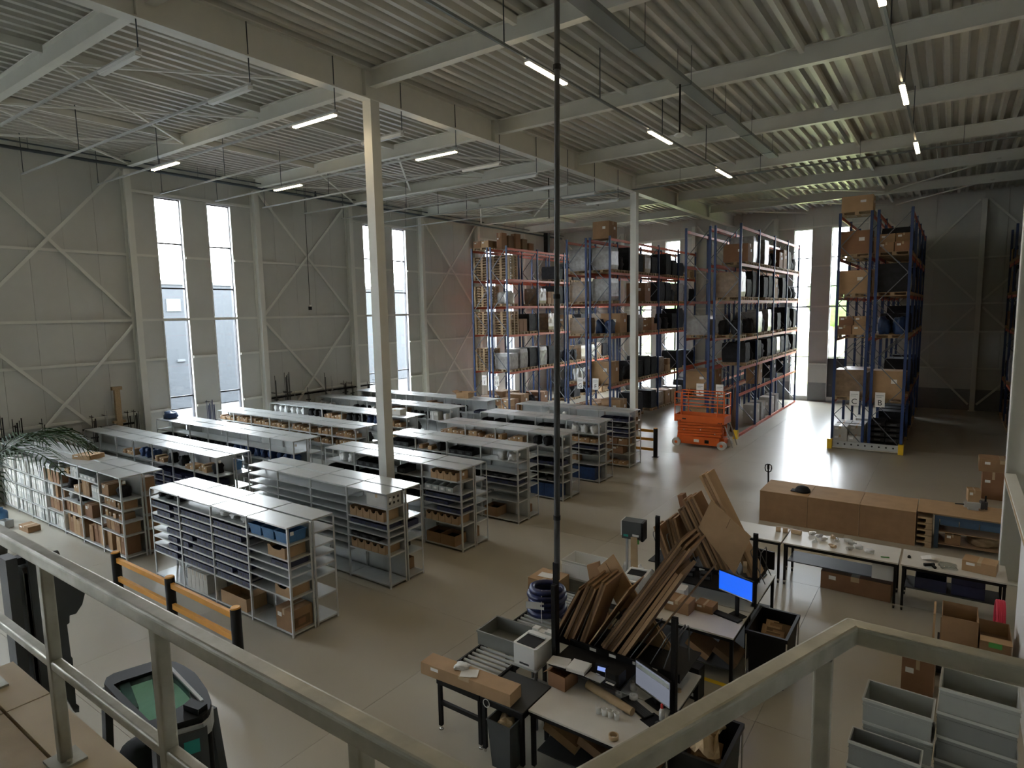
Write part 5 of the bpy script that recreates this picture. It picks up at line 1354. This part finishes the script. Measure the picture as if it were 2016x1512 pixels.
# behind the conveyor
carton('large brown carton with a white paper on it behind the conveyor', .6, .55, .72, Z(1052, 1203, 0)+Vector((-.06, -.12, 0)), 0, 'cardlight')
bx_ = Z(1052, 1203, 0); p = Vector((bx_.x+.2, bx_.y+.15, .722)); small('paper_sheet', 'white delivery paper on the large carton behind the conveyor', 'paper', MB().box(-.15, .15, -.1, .1, 0, .003), 'paper', p, .1)
cs_ = Z(1152, 1100, .966)
for k in range(3):
    put(m_crate(.78, .56, .32, ('darkcrate', 'darkcrate', 'plasticwhite')[k]), 'stacking_crate', ('grey', 'grey', 'pale')[k]+' stacking crate in the stack behind the conveyor', 'crate', 'crate stack behind the conveyor', (cs_.x, cs_.y, k*.322), .0)
for k, (px, py) in enumerate(((1200, 1092), (1215, 1098), (1190, 1088))):
    put(lump('goods_bag', 'plasticbag', seed=k+3), 'goods_bag', 'white bag of filling paper beside the crate stack', 'bag', 'white bags beside the crate stack', (cs_.x+.64+.27*k, cs_.y+.6-.06*k, .35), .1*k, (.25, .3, .62))
MB().box(-.45, .42, -.3, .3, 0, .345).build('carton', 'card', None, (cs_.x+.9, cs_.y+.55, 0), 0, label='brown carton carrying white bags beside the crate stack', cat='carton')
p = Z(1245, 1130, .8)
t = thing('paper_dispenser', 'green and black paper cushioning machine on a stand', 'machine', (YP(1247, 1055, 10.35).x, 10.35, 0), .1)
MB().box(-.18, .18, -.12, .12, 1.62, 1.95).build('head', 'machinegrey', t); MB().box(-.2, -.18, -.13, .13, 1.68, 1.95).build('side_cover', 'plasticwhite', t); MB().box(.18, .22, -.12, .12, 1.6, 1.95).build('side_cover', 'blackmetal', t)
MB().box(-.15, -.06, -.124, -.12, 1.66, 1.7).build('maker_label', 'teal', t); MB().box(.02, .14, -.124, -.12, 1.68, 1.72).build('label', 'label', t); MB().box(.02, .15, -.13, -.12, 1.55, 1.63).build('outlet', 'green', t)
MB().box(-.14, -.1, -.02, .02, 0, 1.62).build('stand_post', 'machinelight', t); MB().box(-.3, .1, -.1, .25, 0, .03).build('foot', 'blackmetal', t)
small('paper_strip', 'folded kraft paper strip hanging from the cushioning machine', 'paper', MB().add([(-.07, 0, 0), (.07, 0, 0), (.06, -.03, .9), (-.06, -.03, .9), (-.07, .02, 0), (.07, .02, 0), (.06, -.01, .9), (-.06, -.01, .9)], [(0, 1, 2, 3), (7, 6, 5, 4), (0, 3, 7, 4), (1, 5, 6, 2)]), 'kraft', (YP(1247, 1055, 10.35).x+.09, 10.19, .792), .1)
t = thing('side_table', 'black side table carrying two white printers', 'table', (-4.55, 9.25, 0))
MB().box(-.3, .42, -.1, .98, .76, .79).build('tabletop', 'blackmetal', t)
for x in (-.26, .38):
    for y in (-.06, .94): MB().box(x-.02, x+.02, y-.02, y+.02, 0, .76).build('leg', 'blackmetal', t)
printer((-4.42, 9.5, .791), .1, .4, .42, .3, 'white printer with a black top behind the pale sheet')
printer((-4.4, 10.0, .791), .1, .38, .38, .34, 'tall white printer with black lid near the cushioning machine')
for k in range(4): small('folded_cloth', 'folded white cloth in a stack on the blue screen desk', 'cloth', rbox(.3, .24, .06, .02), 'paper', Z(1335, 1165, .95)+Vector((0, 0, .062*k-.148)), .1, 'stack of folded cloths')
carton('brown carton under the instrument shelf of the blue screen desk', .42, .3, .2, Z(1300, 1200, .8)+Vector((.05, .05, .001)), -.05, 'card')
carton('small brown carton before the blue screen keyboard', .3, .24, .13, Z(1345, 1195, .8)+Vector((.2, .0, .001)), -.05, 'card')
small('tape_gun', 'yellow tape gun hanging by the upright of the blue screen desk', 'tape gun', MB().cyl((-.03, 0, 0), (.03, 0, 0), .06, 14).box(-.03, .03, -.02, .06, -.14, -.04), 'tape', Z(1467, 1112, 1.3), .3)
for k, (px, py) in enumerate(((1320, 1112), (1350, 1118), (1372, 1122))):
    t = thing('desk_device', 'black device on the instrument shelf above the blue screen desk', 'device', (-3.95+.3*k, 10.55, 1.046), .1*k, 'devices above the blue screen desk')
    rbox(.2, .16, .12, .02).build('body', 'blackmetal', t); MB().box(-.08, .08, -.083, -.08, .03, .08).build('front_panel', 'darkgrey', t)
t = thing('monitor', 'black monitor seen from behind at the far side of the blue screen station', 'monitor', (-2.75, 11.84, .801), 3.0)
MB().box(-.27, .27, -.02, .02, .16, .5).build('housing', 'blackmetal', t); MB().box(-.03, .03, .02, .05, .02, .35).box(-.12, .12, -.07, .1, 0, .02).build('stand', 'blackmetal', t); MB().box(-.25, .25, -.024, -.02, .18, .48).build('screen', 'darkgrey', t)

# ================================================================ landing, railing, truck, palm
PZ = 3.8
ld = struct('floor_landing')
def plank(x0, x1, y0, y1): MB().box(x0, x1, y0, y1, PZ-.14, PZ).build('floor_board', 'deckedge' if y0 > .9 else 'deckfloor', ld)
g = .006
cuts = [-4.47, -3.9, -2.62, -1.34, -.06, 1.2]
for a, b in zip(cuts[:-1], cuts[1:]):
    plank(a+g, b-g, .93, 1.12)                                        # edge strip
    for y0, y1 in ((-.4, .915), (-1.75, -.41), (-3.1, -1.76)): plank(a+g, b-g, y0, y1)
MB().box(-4.47, 1.2, -3.1, 1.1, PZ-.4, PZ-.15).build('landing_slab', 'joint', ld)
MB().box(-.25, 1.2, 1.12, 2.25, PZ-.14, PZ).build('floor_board', 'deckfloor', ld)
RZ = 4.8
def rrect(w, h, r=.012, n=3):
    P = []
    for cx, cy, a0 in ((w/2-r, h/2-r, 0), (-w/2+r, h/2-r, 90), (-w/2+r, -h/2+r, 180), (w/2-r, -h/2+r, 270)):
        for k in range(n+1): a = math.radians(a0+90*k/n); P.append((cx+r*math.cos(a), cy+r*math.sin(a)))
    return P
def sweep(pts, w, h, r=.012):                                        # rounded tube along a level polyline, mitred
    P = rrect(w, h, r); pts = [Vector(p) for p in pts]; rings = []
    for i, p in enumerate(pts):
        d0 = (p-pts[i-1]).normalized() if i else (pts[1]-p).normalized()
        d1 = (pts[i+1]-p).normalized() if i < len(pts)-1 else d0
        n0 = Vector((d0.y, -d0.x, 0)); n1 = Vector((d1.y, -d1.x, 0)); m = (n0+n1).normalized(); m = m/max(.3, m.dot(n0))
        rings.append([p+m*a+Vector((0, 0, b)) for a, b in P])
    n = len(P); vs = [v for q in rings for v in q]; fs = []
    for i in range(len(pts)-1):
        for k in range(n): fs.append((i*n+k, (i+1)*n+k, (i+1)*n+(k+1)%n, i*n+(k+1)%n))
    fs.append(tuple(range(n))); fs.append(tuple((len(pts)-1)*n+k for k in range(n-1, -1, -1)))
    return MB().add(vs, fs)
rl = thing('railing', 'galvanised steel railing around the landing', 'railing', (0, 0, 0))
path = [(-4.42, .953), (-.66, .955), (-.215, 2.15), (1.18, 2.15)]
sweep([(x, y, RZ-.03) for x, y in path], .062, .062).build('top_rail', 'galv', rl)
x1, x2, x3, x4_ = Z(63, 1090, RZ).x, Z(292, 1210, RZ).x, Z(700, 1420, RZ).x, -4.35
posts = [x1, x2, x3]
st = x2-x1
allp = [x1-st] + posts
for x in allp:
    if x < -4.42: continue
    MB().prism([(a+x, c+.955) for a, c in rrect(.05, .05, .008)], PZ+.012, RZ-.061, 'z').build('post', 'galv', rl)
    MB().box(x-.07, x+.07, .89, 1.02, PZ, PZ+.012).build('foot_plate', 'galv', rl)
    for s in (-1, 1): MB().cyl((x+.05*s, .955, PZ+.012), (x+.05*s, .955, PZ+.026), .012, 6).build('bolt', 'galv', rl)
ex = [-4.42]+[x for x in allp if x > -4.42]+[-.7]
for a, b in zip(ex[:-1], ex[1:]):
    sweep([(a+.026, .955, RZ-.52), (b-.026, .955, RZ-.52)], .045, .045, .01).build('mid_rail', 'galv', rl)
# corner flight post
d = Vector((-.215+.66, 2.15-.955, 0)).normalized(); pp = Vector((-.215, 2.15, 0))-d*.16
MB().prism([(a+pp.x, c+pp.y) for a, c in rrect(.05, .05, .008)], PZ+.012, RZ-.061, 'z').build('post', 'galv', rl)
MB().box(pp.x-.07, pp.x+.07, pp.y-.07, pp.y+.07, PZ, PZ+.012).build('foot_plate', 'galv', rl)
MB().prism([(a+1.1, c+2.15) for a, c in rrect(.05, .05, .008)], PZ+.012, RZ-.061, 'z').build('post', 'galv', rl)
# landing supports
for x, y in ((-4.3, .9), (-4.3, -3.0), (.9, -3.0)):
    t = thing('landing_post', 'grey steel post holding up the landing', 'post', (x, y, 0), 0, 'posts under the landing')
    MB().box(-.06, .06, -.06, .06, .02, PZ-.4).build('shaft', 'steelwhite', t); MB().box(-.12, .12, -.12, .12, 0, .02).build('base_plate', 'steelwhite', t)

# reach truck parked below the landing
t = thing('reach_truck', 'dark grey reach truck with a tinted glass cab roof below the railing', 'forklift', (0, 0, 0))
TZr = 2.12
def RP(px, py, z=TZr): return Z(px, py, z)
outer = [RP(200, 1340), RP(222, 1326), RP(313, 1298), RP(352, 1304), RP(385, 1325), RP(408, 1358), RP(416, 1380), RP(412, 1398), RP(398, 1410), RP(322, 1432), RP(296, 1447)]
inner = [RP(222, 1346), RP(312, 1317), RP(345, 1330), RP(372, 1358), RP(376, 1374), RP(360, 1388), RP(318, 1410), RP(300, 1425)]
def ringmesh(out, inn, z0, z1):
    c = sum(out, Vector())/len(out)
    def ang(p): return math.atan2(p.y-c.y, (p.x-c.x)*.5)
    N = 40
    def samp(poly):
        res = []
        for i in range(N):
            a = -math.pi+2*math.pi*(i+.5)/N; dx, dy = math.cos(a)*2, math.sin(a); best = None
            for p, q in zip(poly, poly[1:]+poly[:1]):
                ex_, ey = q.x-p.x, q.y-p.y; den = dx*ey-dy*ex_
                if abs(den) < 1e-9: continue
                s = ((p.x-c.x)*ey-(p.y-c.y)*ex_)/den; u = ((p.x-c.x)*dy-(p.y-c.y)*dx)/den
                if s > 0 and -1e-6 <= u <= 1+1e-6 and (best is None or s > best): best = s
            res.append((c.x+dx*best, c.y+dy*best))
        return res
    O, I = samp(out), samp(inn); mb = MB(); vs = []
    for q, z in ((O, z0), (O, z1), (I, z1), (I, z0)): vs += [(x, y, z) for x, y in q]
    fs = []
    for i in range(N):
        j = (i+1) % N
        for a in range(4): b_ = (a+1) % 4; fs.append((a*N+i, a*N+j, b_*N+j, b_*N+i))
    gl = MB().add([(x, y, z1-.02) for x, y in I]+[(x, y, z1-.03) for x, y in I], [tuple(range(N)), tuple(range(2*N-1, N-1, -1))])
    return mb.add(vs, fs), gl
rg, gl = ringmesh(outer, inner, TZr-.09, TZr)
rg.build('roof_frame', 'blackmetal', t); gl.build('roof_glass', 'roofglass', t)
MB().bar(RP(325, 1305)+Vector((0, 0, .01)), RP(398, 1382)+Vector((0, 0, .01)), .03, .02).build('roof_bar', 'machinelight', t)
MB().bar(RP(244, 1340)-Vector((0, 0, .04)), RP(262, 1390)-Vector((0, 0, .04)), .09, .03).build('roof_bar', 'blackmetal', t)
MB().cbox(RP(385, 1397)+Vector((0, 0, .02)), (.2, .1, .07), Matrix.Rotation(.2, 3, 'Z')).build('lamp_box', 'blackmetal', t)
cx, cy = -6.35, 2.68
sk = [RP(318, 1434), RP(398, 1412), RP(412, 1400), RP(417, 1380)]
for p, q in zip(sk[:-1], sk[1:]): MB().bar(p-Vector((0, 0, .13)), q-Vector((0, 0, .13)), .02, .14).build('rear_trim', 'machinelight', t)
p = RP(374, 1420); Mr = Matrix.Rotation(1.164, 3, 'Z'); MB().cbox((p.x, p.y, 1.46), (.27, .05, 1.12), Mr).build('rear_panel', 'machinegrey', t)
for zz, mm in ((1.88, 'teal'), (1.7, 'darkgrey')): MB().cbox(Vector((p.x, p.y, zz))+Mr @ Vector((0, -.027, 0)), (.13, .004, .13), Mr).build('logo_mark', mm, t)
p = RP(408, 1395); MB().cyl((p.x, p.y, .9), (p.x, p.y, TZr-.1), .03, 10).build('cab_tube', 'blackmetal', t)
p = RP(283, 1470, 1.6); MB().lathe([(0, -.5), (.22, -.48), (.24, -.1), (.2, .02), (.1, .06), (0, .06)], 18, p).build('headrest', 'blackgoods', t)
for a, b_ in (((-5.78, 2.42, TZr-.09), (-5.68, 2.35, .9)), ((-5.72, 2.9, TZr-.09), (-5.62, 2.95, .9)), ((-6.92, 2.95, TZr-.09), (-6.95, 3.0, .5)), ((-6.95, 2.47, TZr-.09), (-6.98, 2.4, .5))):
    MB().bar(a, b_, .09, .07).build('cab_pillar', 'machinegrey', t)
MB().box(-6.95, -5.55, 2.3, 3.1, .25, .95).build('body', 'machinegrey', t); MB().box(-6.9, -5.6, 2.32, 3.08, .95, 1.0).build('cover', 'darkgrey', t)
MB().cyl((-6.3, 2.6, 1.0), (-6.3, 2.6, 1.5), .25, 16, .2).build('seat', 'blackgoods', t)
for x, y in ((-5.8, 2.25), (-5.8, 3.05), (-7.6, 2.1), (-7.6, 3.2)): MB().cyl((x, y, .17), (x, y+.12, .17), .17, 18).build('wheel', 'rubber', t)
MX = -7.35
def MP(px, py): q = XP(px, py, MX); return (q.y, q.z)
# mast: channels, chains and the curved side plate
pl = [MP(75, 1125), MP(100, 1105), MP(140, 1108), MP(163, 1140), MP(168, 1165), MP(162, 1190), MP(150, 1208), MP(137, 1212), MP(137, 1226), MP(132, 1230), MP(140, 1292), MP(143, 1296), MP(150, 1385), MP(156, 1390), MP(156, 1402), MP(148, 1403), MP(112, 1345)]
yb = MP(90, 1370)[0]
MB().prism([(a, b_) for a, b_ in pl]+[(yb, pl[-1][1]-.3)], MX-.05, MX, 'x').build('side_plate', 'machinegrey', t)
ya, yc = MP(8, 1115)[0], MP(75, 1105)[0]
ztop = MP(30, 1095)[1]
for y0, y1, dz, m in ((ya, ya+.09, 0, 'machinegrey'), (ya+.12, ya+.16, -.12, 'darkgrey'), (yc-.14, yc-.11, -.18, 'machinelight'), (yc-.1, yc-.02, -.02, 'machinegrey')):
    MB().box(MX-.16, MX+.06, y0, y1, .2, ztop+dz).build('mast_channel', m, t)
MB().box(MX-.12, MX, ya+.02, yc, ztop-.1, ztop-.03).box(MX-.12, MX, ya+.02, yc, 1.2, 1.3).build('cross_member', 'blackmetal', t)
for y in (ya+.2, ya+.26): MB().cyl((MX-.05, y, .4), (MX-.05, y, ztop-.1), .02, 8).build('lift_chain', 'blackmetal', t)
q = XP(100, 1110, MX); MB().cyl((q.x-.1, q.y-.04, q.z+.03), (q.x-.1, q.y+.1, q.z+.03), .06, 14).box(q.x-.15, q.x-.02, q.y-.12, q.y-.04, q.z-.04, q.z+.04).build('hydraulic_block', 'darkgrey', t)

# potted palm on the floor, fronds reaching over the box files
t = thing('potted_palm', 'potted palm with long arching green fronds before the box files', 'palm', (-19.3, 4.7, 0))
MB().lathe([(0, 0), (.28, 0), (.36, .6), (.38, .62), (.33, .62), (.3, .5), (0, .5)], 20).build('pot', 'pot', t)
MB().cyl((0, 0, .5), (.05, .05, 2.2), .07, 10, .05).build('trunk', 'stem', t)
def frond(ang, L, rise, droop, seed):
    rn = random.Random(seed); fr = MB(); o = Vector((.05, .05, 2.15)); d = Vector((math.cos(ang), math.sin(ang), 0))
    pts = [o+d*(L*s)+Vector((0, 0, rise*math.sin(s*2.1)-droop*s*s)) for s in [i/12 for i in range(13)]]
    fr.tube(pts, .012, 6)
    for i in range(2, 20):
        s = i/20; k = min(11, int(s*12)); f = s*12-k; p = pts[k].lerp(pts[k+1], f); tn = (pts[k+1]-pts[k]).normalized()
        for sd in (-1, 1):
            w = Vector((-d.y, d.x, 0))*sd; ll = (.72*math.sin(math.pi*min(1, s*.85+.15))+.2)*(.85+.3*rn.random())
            tip = p+w*ll*.55+tn*ll*.85+Vector((0, 0, -.38*ll)); mid = p+(w*.42+tn*.45)*ll*.7+Vector((0, 0, .02))
            ww = tn.cross(w).cross(w).normalized()*.03
            fr.add([p-ww*.4, mid-ww, tip, mid+ww, p+ww*.4], [(0, 1, 2, 3, 4)])
    fr.build('frond', 'leaf', t)
for k, (a, L, r_, dr) in enumerate(((.25, 2.9, .95, .7), (.65, 2.6, 1.15, .6), (-.2, 2.7, .9, 1.0), (1.1, 2.3, 1.2, .7), (2.2, 2.2, 1.0, .7), (3.3, 2.3, 1.0, .8), (4.3, 2.2, 1.1, .8), (5.2, 2.4, .9, .9))):
    frond(a, L, r_, dr, k)
